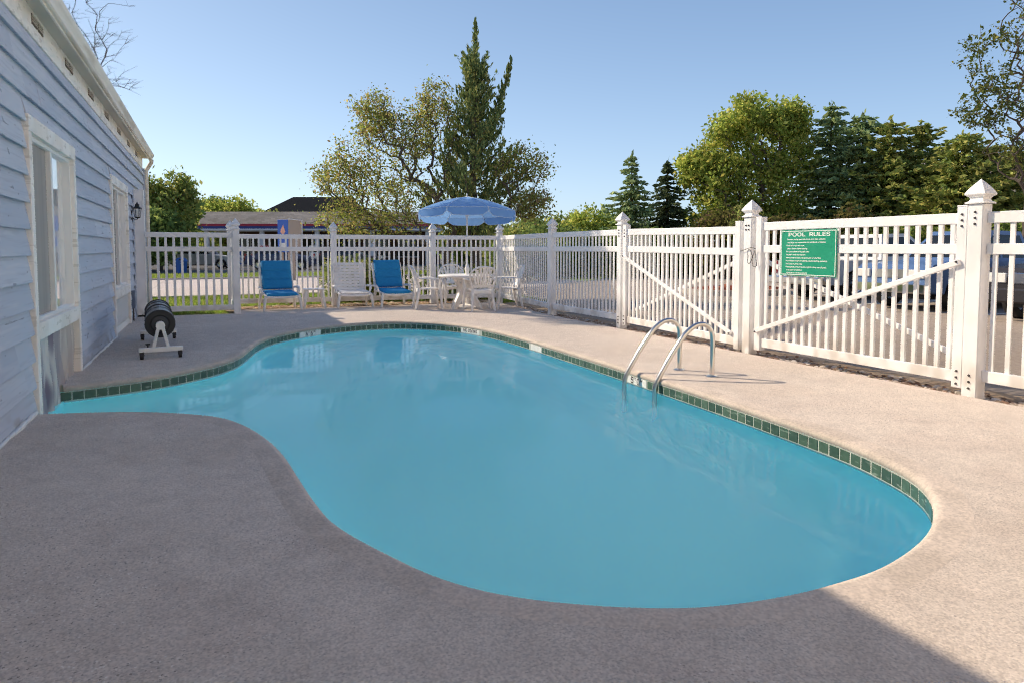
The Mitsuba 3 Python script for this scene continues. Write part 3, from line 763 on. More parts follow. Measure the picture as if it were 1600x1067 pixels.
rail_h = {"top": (1.455, 1.55), "mid": (1.195, 1.285), "low": (0.10, 0.20)}
def panel(p0, p1, label, name="picket_fence", cat_="fence", group="white picket lengths of the pool fence", pitch=0.110, stiles=False, braces=(), zoff=(0.0, 0.0), pw=0.037, lowdrop=0.0, pd=0.008, sbolts=None):
    """rails and pickets between the ground points p0 and p1 (local x runs from p0 to p1)"""
    p0, p1 = np.asarray(p0, float), np.asarray(p1, float)
    d = p1 - p0
    Ln = np.linalg.norm(d)
    ang = math.degrees(math.atan2(d[1], d[0]))
    slope = (zoff[1] - zoff[0]) / Ln
    Mx = np.eye(4)
    Mx[2, 0] = slope
    tr = T().translate([p0[0], p0[1], zoff[0]]) @ T().rotate([0, 0, 1], ang)
    k = thing(name, label, cat_, group)
    a, b = (0.0, Ln)
    if stiles:
        for xx in (0.045, Ln - 0.045):
            m = cat([cbx(xx - 0.045, xx + 0.045, -0.045, 0.045, 0.045, 1.60, 0.005), cbx(xx - 0.0465, xx + 0.0465, -0.0465, 0.0465, 1.60, 1.615, 0.004)])
            m.vertices[:, 2] += slope * xx
            st = put(at(mesh(m, "white_vinyl"), tr), "stile", k)
            if sbolts and (xx > Ln / 2) == bool(sbolts[0]):
                for bz in (1.535, 1.485, 1.435, 0.19, 0.135, 0.08):
                    put(at(bolt_d, tr @ T().translate([xx, -0.045, bz]) @ T().rotate([1, 0, 0], 90)), "bolt", k)
        a, b = 0.09, Ln - 0.09
    for nm, (z0, z1) in rail_h.items():
        if nm == "low": z0, z1 = z0 - lowdrop, z1 - lowdrop
        m = cbx(a, b, -0.0225, 0.0225, z0, z1, 0.004)
        m.vertices[:, 2] += slope * m.vertices[:, 0]
        put(at(mesh(m, "white_vinyl"), tr), {"top": "top_rail", "mid": "middle_rail", "low": "bottom_rail"}[nm], k)
    n = max(2, int(round((b - a) / pitch)))
    st = (b - a) / n
    zs = [(0.199 - lowdrop, 1.196), (1.284, 1.456)]
    both = mesh(cat([bx(-pw / 2, pw / 2, -pd, pd, zs[0][0], zs[0][1]), bx(-pw / 2, pw / 2, -pd, pd, zs[1][0], zs[1][1])]), "white_vinyl")
    for i in range(n):
        xx = a + (i + 0.5) * st
        put(at(both, tr @ T().translate([xx, rnd.uniform(-0.0015, 0.0015), slope * xx])), "picket", k)
    for (xa, za, xb, zb, off) in braces:
        put(at(mesh(bar((xa, off, za), (xb, off, zb), 0.05, 0.03, 0.004, side=(0, 0, 1)), "white_vinyl"), tr), "brace", k)
        for xx, zz in ((xa, za), (xb, zb)):
            put(at(bolt_d, tr @ T().translate([xx + (0.02 if xx < Ln / 2 else -0.02), off + (0.015 if off > 0 else -0.015), zz]) @ T().rotate([1, 0, 0], 90 if off < 0 else -90)), "bolt", k)
    return k

FX = 5.93
six = [(0.0, z) for z in (1.55, 1.50, 1.45, 0.17, 0.115, 0.06)]
P371, P358, P518, P671, CORNER, P860 = (0.46, 14.09), (0.395, 15.30), None, None, (6.25, 14.88), (5.965, 11.60)
bdir = np.array(CORNER) - np.array(P358)
P518 = tuple(np.array(P358) + bdir * 0.353)
P671 = tuple(np.array(P358) + bdir * 0.727)
brot = math.degrees(math.atan2(bdir[1], bdir[0]))
post(*P371, 0, "white capped post at the free end of the small gate by the house")
post(*P358, brot, "white capped post just behind the small gate's end post")
post(*P518, brot, "white capped post behind the uncushioned white lounge chair")
post(*P671, brot, "white capped post behind the table's leftmost chair")
post(*CORNER, 0, "white capped post in the fence corner behind the umbrella table")
post(*P860, 0, "white capped post to the right of the umbrella, half in shade")
post(6.0, 9.24, 0, "white capped post left of the left gate leaf", [(y, z) for y in (0.0,) for z in (1.535, 1.49, 1.445, 0.165, 0.115, 0.065)])
post(5.955, 6.36, 0, "white capped post between the two gate leaves, wrapped by a cable", [(y, z) for y in (-0.022, 0.022) for z in (1.52, 1.47)])
post(5.955, 3.70, 0, "nearest white capped post, at the right end of the gate with the green sign", six)
def between(a, b, ga=0.064, gb=0.064):
    a, b = np.array(a, float), np.array(b, float)
    d = (b - a) / np.linalg.norm(b - a)
    return a + d * ga, b - d * gb
panel((-1.07, 14.10), (0.395, 14.09), "small white picket gate beside the blue house wall", "small_gate", "gate", None, pitch=0.128, pw=0.045, lowdrop=0.02)
panel(*between(P371, P358), "short white return fence behind the small gate")
panel(*between(P358, P518), "white picket fence behind the left blue lounge chair")
panel(*between(P518, P671), "white picket fence behind the right blue lounge chair")
panel(*between(P671, CORNER), "white picket fence behind the umbrella pole")
panel(*between(CORNER, P860), "shaded white picket fence right of the table and umbrella")
panel(*between(P860, (6.0, 9.24)), "white picket fence crossed by a slanting shadow edge")
gz = 0.0
panel((5.965, 9.10), (5.945, 6.49), "white picket gate leaf behind the pool handrails with a brace falling to the right", "gate_leaf", "gate", "braced leaves of the double gate", pitch=0.108, stiles=True, pd=0.0135, sbolts=(0,),
      braces=[(0.03, 1.13, 2.50, 0.20, -0.062), (0.05, 0.24, 2.50, 1.10, 0.062)], zoff=(0.0, -0.035), lowdrop=0.01)
panel((5.945, 6.23), (5.945, 3.768), "white picket gate leaf carrying the green sign, brace rising to the right", "gate_leaf", "gate", "braced leaves of the double gate", pitch=0.108, stiles=True, pd=0.0135, sbolts=(1,),
      braces=[(0.03, 0.27, 2.42, 1.13, -0.062), (0.05, 1.10, 2.42, 0.28, 0.062)], lowdrop=0.01)
panel((5.975, 3.635), (5.975, 1.35), "nearest white picket fence at the right edge of the photo", pitch=0.125, lowdrop=-0.02)
post(5.955, 1.28, 0, "white capped post outside the right edge of the photo")
cb = thing("gate_cable", "thin dark cable looped round the post between the gate leaves", "cable")
th = np.linspace(0, 2 * np.pi, 40)
loop1 = [(5.955 + 0.085 * math.copysign(min(1, abs(1.35 * math.cos(a))), math.cos(a)), 6.36 + 0.095 * math.copysign(min(1, abs(1.35 * math.sin(a))), math.sin(a)), 1.235 + 0.02 * math.sin(2 * a)) for a in th]
loop2 = [(5.873 - 0.02 * abs(math.sin(a)), 6.285 + 0.035 * math.cos(a), 1.15 + 0.085 * math.sin(a)) for a in th]
loop3 = [(5.88 - 0.03 * abs(math.sin(a)), 6.20 + 0.03 * math.cos(a + 1), 1.13 + 0.10 * math.sin(a + 1)) for a in th]
part(cb, "strand", tube(loop1, 0.004, 6), "cable_dark", True)
part(cb, "strand", cat([tube(loop2, 0.004, 6), tube(loop3, 0.0035, 6)]), "cable_dark", True)

# the green sign on the right-hand gate leaf
S = thing("pool_rules_sign", "green sign with white lettering headed POOL RULES on the gate", "sign")
sy0, sy1, sz0, sz1, sx = 5.845, 5.09, 0.945, 1.448, 5.905
part(S, "board", cbx(sx, sx + 0.006, sy1, sy0, sz0, sz1, 0.002), "sign_green")
bw = 0.007
ii = 0.010
part(S, "border", cat([bx(sx - 0.0015, sx + 0.001, sy1 + ii, sy0 - ii, sz0 + ii, sz0 + ii + bw), bx(sx - 0.0015, sx + 0.001, sy1 + ii, sy0 - ii, sz1 - ii - bw, sz1 - ii),
                       bx(sx - 0.0016, sx + 0.001, sy1 + ii, sy1 + ii + bw, sz0 + ii + bw, sz1 - ii - bw), bx(sx - 0.0016, sx + 0.001, sy0 - ii - bw, sy0 - ii, sz0 + ii + bw, sz1 - ii - bw)]), "sign_white")
def sign_text(tx, x, z, h, wmax=None, bold=True):
    m = meshkit.text_mesh(tx, h, 0.0015, bold)
    if wmax:
        m.apply_scale([wmax / m.extents[0], 1, 1])
    M = np.array([[0, 0, -1, sx - 0.0002], [-1, 0, 0, sy0 - x], [0, 1, 0, z], [0, 0, 0, 1.0]])
    return m.apply_transform(M)
part(S, "heading", sign_text("POOL  RULES", 0.105, 1.378, 0.040, 0.56), "sign_white")
rules = [("Persons using pool do so at own risk, owners", 0.09, 0.52), ("and Mgt. not responsible for accidents or injuries", 0.10, 0.52), ("Pool is for private use,", 0.085, 0.25), ("please shower before entering", 0.095, 0.28), ("No glass allowed in pool area", 0.08, 0.32),
         ("No pets in pool area allowed", 0.08, 0.27), ("Management does not guarantee at any time", 0.08, 0.48), ("No children under 14 bathing, unattended by parent(s)", 0.08, 0.56), ("No food in pool area", 0.08, 0.23),
         ("Management reserves the right to deny use of pool", 0.08, 0.55), ("to anyone at anytime", 0.09, 0.22), ("ADHERE TO POOL RULES", 0.09, 0.29)]
part(S, "rules_text", cat([sign_text(t_, x_, 1.338 - 0.0335 * i_, 0.0145, w_) for i_, (t_, x_, w_) in enumerate(rules)]), "sign_white")
part(S, "bolt", cat([lathe([(0.007, 0), (0.004, 0.004), (0.0001, 0.005)], 8).apply_transform(np.array([[0, 0, -1, sx], [-1, 0, 0, yy_], [0, 1, 0, zz_], [0, 0, 0, 1.0]])) for yy_ in (5.13, 5.80) for zz_ in (1.425, 0.97)]), "bolt_dark")

# ---------------------------------------------------------------- pool handrails
H = thing("pool_ladder", "pair of bent stainless steel pool ladder handrails on the right deck", "handrail")
dxy = np.array([-0.985, 0.17])
def handrail(foot):
    prof = [(0.0, -0.05), (0.0, 0.12), (0.0, 0.30), (0.004, 0.395), (0.022, 0.455), (0.062, 0.498), (0.112, 0.515), (0.165, 0.510), (0.215, 0.487), (0.26, 0.455), (0.305, 0.413),
            (0.37, 0.325), (0.433, 0.236), (0.49, 0.145), (0.54, 0.062), (0.572, 0.005), (0.594, -0.04), (0.606, -0.085), (0.61, -0.14), (0.61, -0.21), (0.61, -0.40)]
    P = np.array([[foot[0] + dxy[0] * s, foot[1] + dxy[1] * s, z] for s, z in prof])
    # a smooth resample
    dd = np.r_[0, np.cumsum(np.linalg.norm(np.diff(P, axis=0), axis=1))]
    from scipy.interpolate import PchipInterpolator
    ss = np.linspace(0, dd[-1], 110)
    return np.stack([PchipInterpolator(dd, P[:, k])(ss) for k in range(3)], 1)
for ft in ((4.403, 5.69), (4.466, 5.262)):
    rl = part(H, "rail", tube(handrail(ft), 0.0235, 16), "steel", True)
    part(rl, "escutcheon", lathe([(0.020, 0.0), (0.060, 0.0), (0.060, 0.006), (0.050, 0.014), (0.028, 0.020), (0.020, 0.020)], 24, (ft[0], ft[1], 0.001)), "steel", 40)
# ---------------------------------------------------------------- the wheeled roll by the house
Rl = thing("cover_reel", "thick black roll on a white A-frame stand with casters beside the house", "reel")
ax0, ax1 = np.array([-0.545, 8.86, 0.375]), np.array([-0.665, 10.45, 0.40])
adir = (ax1 - ax0) / np.linalg.norm(ax1 - ax0)
s_ = np.cross(adir, [0, 0, 1]); s_ /= np.linalg.norm(s_)
u_ = np.cross(s_, adir)
MR = np.eye(4); MR[:3, 0], MR[:3, 1], MR[:3, 2], MR[:3, 3] = s_, u_, adir, ax0
LR = float(np.linalg.norm(ax1 - ax0))
def drum(r0, r1, z0, z1, b=0.012):
    return lathe([(0.05, z0), (r0 - b, z0), (r0, z0 + b), (r1, z1 - b), (r1 - b, z1), (0.05, z1)], 40).apply_transform(MR)
for r0, r1, z0, z1 in ((0.150, 0.156, 0.05, 0.42), (0.146, 0.150, 0.435, 0.80), (0.150, 0.153, 0.815, 1.20), (0.144, 0.150, 1.215, LR - 0.06)):
    part(Rl, "roll", drum(r0, r1, z0, z1), "black_drum", 40)
for z in (0.0, 0.405, 0.795, 1.195, LR - 0.07):
    part(Rl, "flange", lathe([(0.10, z), (0.156, z), (0.161, z + 0.006), (0.161, z + 0.022), (0.156, z + 0.028), (0.10, z + 0.028)], 40).apply_transform(MR), "black_rubber", 40)
part(Rl, "end_plate", lathe([(0.03, 0.012), (0.09, 0.010), (0.10, 0.022), (0.145, 0.024), (0.155, 0.014)], 40).apply_transform(MR), "black_drum", 30)
part(Rl, "axle", tube([ax0 - adir * 0.16, ax0 - adir * 0.02], 0.042, 18), "galvanised", 40)
part(Rl, "hub_cap", tube([ax0 - adir * 0.185, ax0 - adir * 0.16], 0.048, 18), "white_enamel", 40)
def stand(c0, far=False):
    c = np.array([c0[0], c0[1], 0.0])
    top = c + [0, 0, c0[2]]
    side = np.array([s_[0], s_[1], 0.0]); side /= np.linalg.norm(side)
    ms_ = [bar(top + side * 0.022 - [0, 0, 0.02], c + side * 0.075 + [0, 0, 0.125], 0.034, 0.034, 0.004), bar(top - side * 0.022 - [0, 0, 0.02], c - side * 0.075 + [0, 0, 0.125], 0.034, 0.034, 0.004),
           bar(c - side * 0.225 + [0, 0, 0.105], c + side * 0.225 + [0, 0, 0.105], 0.052, 0.05, 0.005)]
    part(Rl, "a_frame", cat(ms_), "white_enamel")
    for q in (-0.195, 0.195):
        cc = c + side * q
        part(Rl, "caster", cat([lathe([(0.012, -0.018), (0.034, -0.018), (0.038, -0.012), (0.038, 0.012), (0.034, 0.018), (0.012, 0.018)], 18).apply_transform(trimesh.transformations.rotation_matrix(math.pi / 2, [0, 1, 0])).apply_translation(cc + [0, 0, 0.038]),
                                bar(cc + [0, 0, 0.04], cc + [0, 0, 0.085], 0.045, 0.05)]), "black_rubber", 40)
    if not far:
        part(Rl, "lock_knob", cat([tube([c - side * 0.135 + [0, 0.03, 0.13], c - side * 0.135 + [0, 0.03, 0.16]], 0.008, 8), tube([c - side * 0.135 + [0, 0.03, 0.155], c - side * 0.135 + [0, 0.03, 0.172]], 0.024, 12)]), "black_rubber", 40)
stand(ax0 - adir * 0.165)
stand(ax1 + adir * 0.10, True)

# ---------------------------------------------------------------- lounge chairs along the back fence
def place(mesh_, M):
    return mesh_.copy().apply_transform(M)
def yawM(x, y, ang):
    M = trimesh.transformations.rotation_matrix(ang, [0, 0, 1])
    M[:3, 3] = [x, y, 0]
    return M
BACK_A = math.radians(19)
def back_pt(x, t_):            # local: chair faces -y; t_ runs up the back
    return np.array([x, 0.28 + math.sin(BACK_A) * t_, 0.345 + math.cos(BACK_A) * t_])
def lounge(x, y, ang, label):
    k = thing("lounge_chair", label, "lounge chair", "white resin lounge chairs along the back fence")
    M = yawM(x, y, ang)
    W = 0.32
    # slatted seat
    seat = []
    yy = np.linspace(-0.27, 0.30, 9)
    for i in range(8):
        ya, yb = yy[i] + 0.006, yy[i + 1] - 0.006
        xs = np.linspace(-W + 0.04, W - 0.04, 9)
        dip = 0.018 * ((xs / W) ** 2) + 0.0
        for_z = lambda q: 0.300 + 0.045 * (q + 0.27) / 0.57
        P = np.stack([np.stack([xs, np.full(9, ya), for_z(ya) + dip], 1), np.stack([xs, np.full(9, yb), for_z(yb) + dip], 1)], 0)
        part(k, "seat_slat", place(grid_mesh(P, 0.016), M), "white_resin")
    # front apron, side rails
    xs = np.linspace(-W, W, 15)
    zc = 0.290 - 0.022 * (1 - (xs / W) ** 2) + 0.022
    P = np.stack([np.stack([xs, np.full(15, -0.285), zc + 0.005], 1), np.stack([xs, np.full(15, -0.30), zc - 0.018], 1), np.stack([xs, np.full(15, -0.295), zc - 0.045], 1)], 0)
    part(k, "front_apron", place(grid_mesh(P, 0.014), M), "white_resin", True)
    for s in (-1, 1):
        part(k, "side_rail", place(tube([(s * W, -0.29, 0.30), (s * W, 0.0, 0.325), (s * W, 0.33, 0.345)], 0.022, 8), M), "white_resin", True)
        part(k, "armrest", place(cat([tube([(s * (W + 0.03), -0.05, 0.33), (s * (W + 0.055), -0.04, 0.42), (s * (W + 0.06), 0.02, 0.452), (s * (W + 0.055), 0.20, 0.452), (s * (W + 0.03), 0.38, 0.44)], [0.024, 0.026, 0.028, 0.026, 0.02], 8)]), M), "white_resin", True)
        part(k, "front_leg", place(tube([(s * W, -0.255, 0.31), (s * (W + 0.03), -0.268, 0.15), (s * (W + 0.045), -0.28, 0.012), (s * (W + 0.045), -0.28, 0.0)], [0.034, 0.028, 0.024, 0.024], 10), M), "white_resin", True)
        part(k, "rear_leg", place(tube([(s * W, 0.24, 0.335), (s * (W + 0.03), 0.30, 0.16), (s * (W + 0.04), 0.335, 0.0)], [0.032, 0.027, 0.022], 10), M), "white_resin", True)
        pts = [back_pt(s * W, t_) for t_ in (-0.02, 0.2, 0.4, 0.62)]
        part(k, "back_rail", place(tube(pts, 0.020, 8), M), "white_resin", True)
    # back slats with slots between: each slat a plank, joined by four ribs
    n = 9
    for i in range(n):
        t0, t1 = 0.02 + i * 0.069, 0.02 + i * 0.069 + 0.056
        xs = np.linspace(-W + 0.012, W - 0.012, 9)
        bow = 0.014 * (xs / W) ** 2
        A, Bv = np.array([back_pt(x_, t0) for x_ in xs]), np.array([back_pt(x_, t1) for x_ in xs])
        A[:, 1] -= bow * 0.6; Bv[:, 1] -= bow * 0.6
        part(k, "back_slat", place(grid_mesh(np.stack([A, Bv], 0), 0.014), M), "white_resin")
    ribs = [tube([back_pt(x_, 0.02) + [0, 0.004, 0], back_pt(x_, 0.62) + [0, 0.004, 0]], rr_, 6) for x_, rr_ in ((-0.21, 0.045), (-0.09, 0.016), (0.03, 0.016), (0.15, 0.016), (0.255, 0.03))]
    ribs = [r_.apply_transform(np.eye(4)) for r_ in ribs]
    flat = []
    for x_, hw in ((-0.225, 0.07), (-0.09, 0.018), (0.03, 0.018), (0.15, 0.018), (0.27, 0.03)):
        P = np.stack([np.stack([back_pt(x_ - hw, t_) + [0, 0.003, 0] for t_ in (0.02, 0.30, 0.64)], 0), np.stack([back_pt(x_ + hw, t_) + [0, 0.003, 0] for t_ in (0.02, 0.30, 0.64)], 0)], 0)
        flat.append(grid_mesh(P, 0.008))
    part(k, "back_rib", place(cat(flat), M), "white_resin")
    return M
def cushion(M, label, tw):
    k = thing("cushion", label, "cushion", None)
    W = 0.30
    def pad(fn, n1, n2, th, seams):
        a, b = np.linspace(0, 1, n1), np.linspace(-1, 1, n2)
        A, Bm = np.meshgrid(a, b, indexing="ij")
        C = np.array([[fn(b_ * W, a_) for b_ in b] for a_ in a])
        du, dv = np.gradient(C, axis=0), np.gradient(C, axis=1)
        nn = np.cross(dv, du); nn /= np.linalg.norm(nn, axis=-1, keepdims=True)
        edge = np.clip(np.minimum(np.minimum(A, 1 - A) * 9, (1 - np.abs(Bm)) * 5), 0, 1) ** 0.5
        sm = np.ones_like(A)
        for s in seams: sm *= 1 - 0.55 * np.exp(-((A - s) / 0.018) ** 2)
        w_ = meshkit.noise(np.stack([A * 7 + tw, Bm * 3, 0 * A], -1)) - 0.5
        h_ = th * edge * sm + 0.010 * w_ * edge
        up_, dn = C + nn * h_[..., None], C - nn * (0.25 * th * edge)[..., None]
        g1, g2 = grid_mesh(up_), grid_mesh(dn); g2.invert()
        m = trimesh.util.concatenate([g1, g2]); m.merge_vertices(); m.fix_normals()
        return m
    sag = lambda x_: -0.012 * (1 - (x_ / W) ** 2)
    part(k, "seat_pad", place(pad(lambda x_, a_: np.array([x_ * (1 + 0.05 * (1 - a_)), -0.295 + 0.60 * a_, 0.325 + 0.045 * a_ + sag(x_) - 0.02 * math.exp(-a_ * 14)]), 40, 18, 0.040, (0.5,)), M), "blue_cushion", True)
    part(k, "back_pad", place(pad(lambda x_, a_: back_pt(x_, 0.05 + 0.62 * a_) + np.array([0, -0.048, 0.02]), 44, 18, 0.042, (0.33, 0.62)), M), "blue_cushion", True)
    # straps over the top of the back
    st = []
    for x_ in (-0.2, 0.2):
        st.append(bar(back_pt(x_, 0.655) + [0, -0.03, 0.01], back_pt(x_, 0.665) + [0, 0.03, 0.0], 0.03, 0.006))
    part(k, "strap", place(cat(st), M), "blue_cushion")
MA = lounge(1.30, 14.68, 0.10, "left white lounge chair, under the left blue cushion")
MB_ = lounge(2.77, 14.64, 0.02, "bare white lounge chair without a cushion, between the two blue ones")
MC = lounge(3.62, 14.52, 0.10, "right white lounge chair, under the right blue cushion")
cushion(MA, "blue two-part cushion on the left lounge chair", 0.3)
cushion(MC, "blue two-part cushion on the lounge chair next to the umbrella table", 4.1)
# small side table
St = thing("side_table", "small white resin side table between the left blue chair and the bare chair", "side table")
sx_, sy_ = 1.98, 14.80
part(St, "top", cbx(sx_ - 0.215, sx_ + 0.215, sy_ - 0.19, sy_ + 0.19, 0.385, 0.415, 0.01), "white_resin")
for a in (-1, 1):
    for b in (-1, 1):
        part(St, "leg", tube([(sx_ + a * 0.165, sy_ + b * 0.14, 0.385), (sx_ + a * 0.185, sy_ + b * 0.16, 0.2), (sx_ + a * 0.215, sy_ + b * 0.185, 0.0)], [0.032, 0.026, 0.02], 8), "white_resin", True)

# ---------------------------------------------------------------- table, chairs, umbrella
TC = np.array([4.93, 13.55])
Tb = thing("patio_table", "round white resin table with crossed legs under the blue umbrella", "table")
part(Tb, "tabletop", lathe([(0.025, 0.665), (0.50, 0.665), (0.56, 0.655), (0.575, 0.66), (0.585, 0.68), (0.58, 0.695), (0.56, 0.703), (0.03, 0.706), (0.025, 0.70)], 56, (TC[0], TC[1], 0)), "white_resin", 40)
for k in range(4):
    a = k * math.pi / 2 + 0.5
    e, q = np.array([math.cos(a), math.sin(a), 0]), np.array([-math.sin(a), math.cos(a), 0])
    c3 = np.array([TC[0], TC[1], 0.0])
    pl = Polygon([(0.40, 0.655), (0.16, 0.655), (0.05, 0.43), (0.05, 0.30), (0.20, 0.12), (0.34, 0.0), (0.44, 0.0), (0.30, 0.22), (0.20, 0.36), (0.27, 0.50)]).difference(Polygon([(0.17, 0.56), (0.25, 0.60), (0.19, 0.49)]).buffer(0.005))
    m = extrude(pl, 0.055)
    Mq = np.eye(4); Mq[:3, 0], Mq[:3, 1], Mq[:3, 2], Mq[:3, 3] = e, [0, 0, 1], np.cross(e, [0, 0, 1]), c3 - np.cross(e, [0, 0, 1]) * 0.0275
    part(Tb, "leg", m.apply_transform(Mq), "white_resin")
part(Tb, "socket", lathe([(0.03, 0.30), (0.075, 0.30), (0.075, 0.66), (0.03, 0.66)], 18, (TC[0], TC[1], 0)), "white_resin", 40)

def armchair(x, y, face, label):
    """face: the way the chair looks, as an angle of its -y axis"""
    k = thing("resin_armchair", label, "armchair", "white fan-back resin chairs round the table")
    M = yawM(x, y, face)
    # seat pan
    u, v = np.meshgrid(np.linspace(-1, 1, 13), np.linspace(0, 1, 13), indexing="ij")
    wy = 0.235 - 0.035 * v
    zz_ = 0.43 - 0.018 * (1 - u ** 2) * (1 - (2 * v - 1) ** 2) - 0.02 * v - 0.025 * np.clip(0.15 - v, 0, 1) * 6
    part(k, "seat", place(grid_mesh(np.stack([u * wy, -0.23 + 0.44 * v, zz_], -1)[:, ::-1], 0.014), M), "white_resin", 40)
    ap = np.stack([np.stack([np.linspace(-0.235, 0.235, 9), np.full(9, -0.232), np.full(9, z_) + dz_ * (np.linspace(-1, 1, 9) ** 2)], 1) for z_, dz_ in ((0.41, 0.0), (0.375, -0.03))], 0)
    part(k, "apron", place(grid_mesh(ap, 0.01), M), "white_resin")
    ap2 = np.stack([np.stack([np.linspace(-0.20, 0.20, 9), np.full(9, 0.212), np.full(9, z_) + dz_ * (np.linspace(-1, 1, 9) ** 2)], 1) for z_, dz_ in ((0.415, 0.0), (0.36, -0.03))], 0)
    part(k, "apron", place(grid_mesh(ap2, 0.01), M), "white_resin")
    # fan back: surface point for (x across, h up)
    def bp(x_, h_):
        return np.array([x_, 0.215 + 0.30 * h_ - 0.42 * x_ ** 2, 0.425 + h_])
    # outline arch
    arch = [bp(0.205 * 1.0, 0.0), bp(0.225, 0.10), bp(0.262, 0.20), bp(0.272, 0.28), bp(0.245, 0.36), bp(0.18, 0.425), bp(0.09, 0.455), bp(0.0, 0.462)]
    arch = arch + [np.array([-p_[0], p_[1], p_[2]]) for p_ in arch[-2::-1]]
    arch = np.array(arch)
    dd = np.r_[0, np.cumsum(np.linalg.norm(np.diff(arch, axis=0), axis=1))]
    from scipy.interpolate import CubicSpline
    sp = CubicSpline(dd, arch)(np.linspace(0, dd[-1], 60))
    part(k, "back_frame", place(tube(sp, 0.022, 8), M), "white_resin", True)
    for i in range(-3, 4):
        xb, xt = i * 0.046, i * 0.071
        ht = 0.45 - 0.16 * (abs(i) / 3.6) ** 2.2
        hs = np.linspace(0.09, ht, 8)
        L_, R_ = [], []
        for h_ in hs:
            t_ = (h_ - 0.09) / (ht - 0.09)
            c_ = xb + (xt - xb) * t_
            w_ = 0.0175 + 0.010 * t_
            L_.append(bp(c_ - w_, h_)); R_.append(bp(c_ + w_, h_))
        part(k, "back_slat", place(grid_mesh(np.stack([np.array(L_), np.array(R_)], 0), 0.010), M), "white_resin", 40)
    xs = np.linspace(-0.20, 0.20, 11)
    lowb = np.stack([np.array([bp(x_, h_) for x_ in xs]) for h_ in (0.045, 0.07, 0.10)], 0)
    part(k, "back_band", place(grid_mesh(lowb, 0.012), M), "white_resin", 40)
    for s in (-1, 1):
        armp = [bp(s * 0.262, 0.22), (s * 0.285, 0.10, 0.648), (s * 0.292, -0.05, 0.650), (s * 0.29, -0.17, 0.640), (s * 0.284, -0.215, 0.615)]
        pa = np.array(armp)
        sp2 = CubicSpline(np.arange(5), pa)(np.linspace(0, 4, 22))
        t_ = np.gradient(sp2, axis=0); sd = np.cross(t_, [0, 0, 1.0]); sd /= np.linalg.norm(sd, axis=1, keepdims=True)
        part(k, "armrest", place(grid_mesh(np.stack([sp2 + sd * 0.030 - [0, 0, 0.006], sp2 + [0, 0, 0.004], sp2 - sd * 0.030 - [0, 0, 0.006]], 0)[:, ::-1], 0.014), M), "white_resin", 50)
        part(k, "leg", place(tube([(s * 0.284, -0.21, 0.625), (s * 0.262, -0.215, 0.43), (s * 0.268, -0.235, 0.25), (s * 0.278, -0.262, 0.0)], [0.020, 0.034, 0.030, 0.021], 8), M), "white_resin", True)
        part(k, "leg", place(tube([(s * 0.195, 0.20, 0.43), (s * 0.215, 0.24, 0.22), (s * 0.235, 0.29, 0.0)], [0.036, 0.030, 0.021], 8), M), "white_resin", True)
def face_to(x, y, tx, ty):
    return math.atan2(ty - y, tx - x) + math.pi / 2
def around(r_, f_):
    return TC + RT[:2] * r_ + FH[:2] * f_
for (r_, f_, tx, ty, lab) in [(-0.78, -0.22, 0.5, 0.15, "white fan-back armchair at the table's left side, facing right"), (-0.30, 0.70, -0.05, 0, "white fan-back armchair behind the table, facing the pool"),
                              (0.32, -0.62, 0.12, 0.0, "white fan-back armchair in front of the table, its back to the pool"), (0.86, 0.08, 0, -0.15, "white fan-back armchair at the table's right side by the shaded fence")]:
    q = around(r_, f_)
    g_ = around(tx, ty)
    armchair(q[0], q[1], face_to(q[0], q[1], g_[0], g_[1]), lab)

U = thing("patio_umbrella", "round blue umbrella with a scalloped valance on a white pole through the table", "umbrella")
UP = np.array([TC[0] + 0.02, TC[1] - 0.02])
tilt = math.radians(4.0)
ax_t = RT
top = np.array([UP[0], UP[1], 2.31])
part(U, "pole", tube([(UP[0], UP[1], 0.06), (UP[0], UP[1], 2.30)], 0.019, 14), "white_enamel", 40)
part(U, "base", lathe([(0.02, 0.0), (0.25, 0.0), (0.26, 0.03), (0.10, 0.075), (0.035, 0.09), (0.035, 0.20), (0.02, 0.20)], 28, (UP[0], UP[1], 0.001)), "white_resin", 40)
part(U, "sleeve", lathe([(0.022, 0.71), (0.035, 0.71), (0.052, 0.83), (0.03, 0.90), (0.022, 0.92)], 14, (UP[0], UP[1], 0)), "white_resin", 40)
Ru = 1.06
RTm = trimesh.transformations.rotation_matrix(-tilt, ax_t, top)
NS = 8
def canopy_pt(a, t_):
    """a: angle, t_: 0 at the crown .. 1 at the rim"""
    k_ = (a / (2 * math.pi / NS)) % 1.0
    flatr = math.cos(math.pi / NS) / math.cos((k_ - 0.5) * 2 * math.pi / NS)
    rr_ = Ru * t_ * (1 - (1 - flatr) * 1.0)
    sagz = 0.03 * math.sin(math.pi * k_) ** 2 * math.sin(math.pi * min(1, t_)) 
    return np.array([UP[0] + rr_ * math.cos(a), UP[1] + rr_ * math.sin(a), 2.325 - 0.33 * (0.35 * t_ + 0.65 * t_ ** 1.8) - sagz])
a0 = 0.06
def xf(P):
    return (P.reshape(-1, 3) @ RTm[:3, :3].T + RTm[:3, 3]).reshape(P.shape)
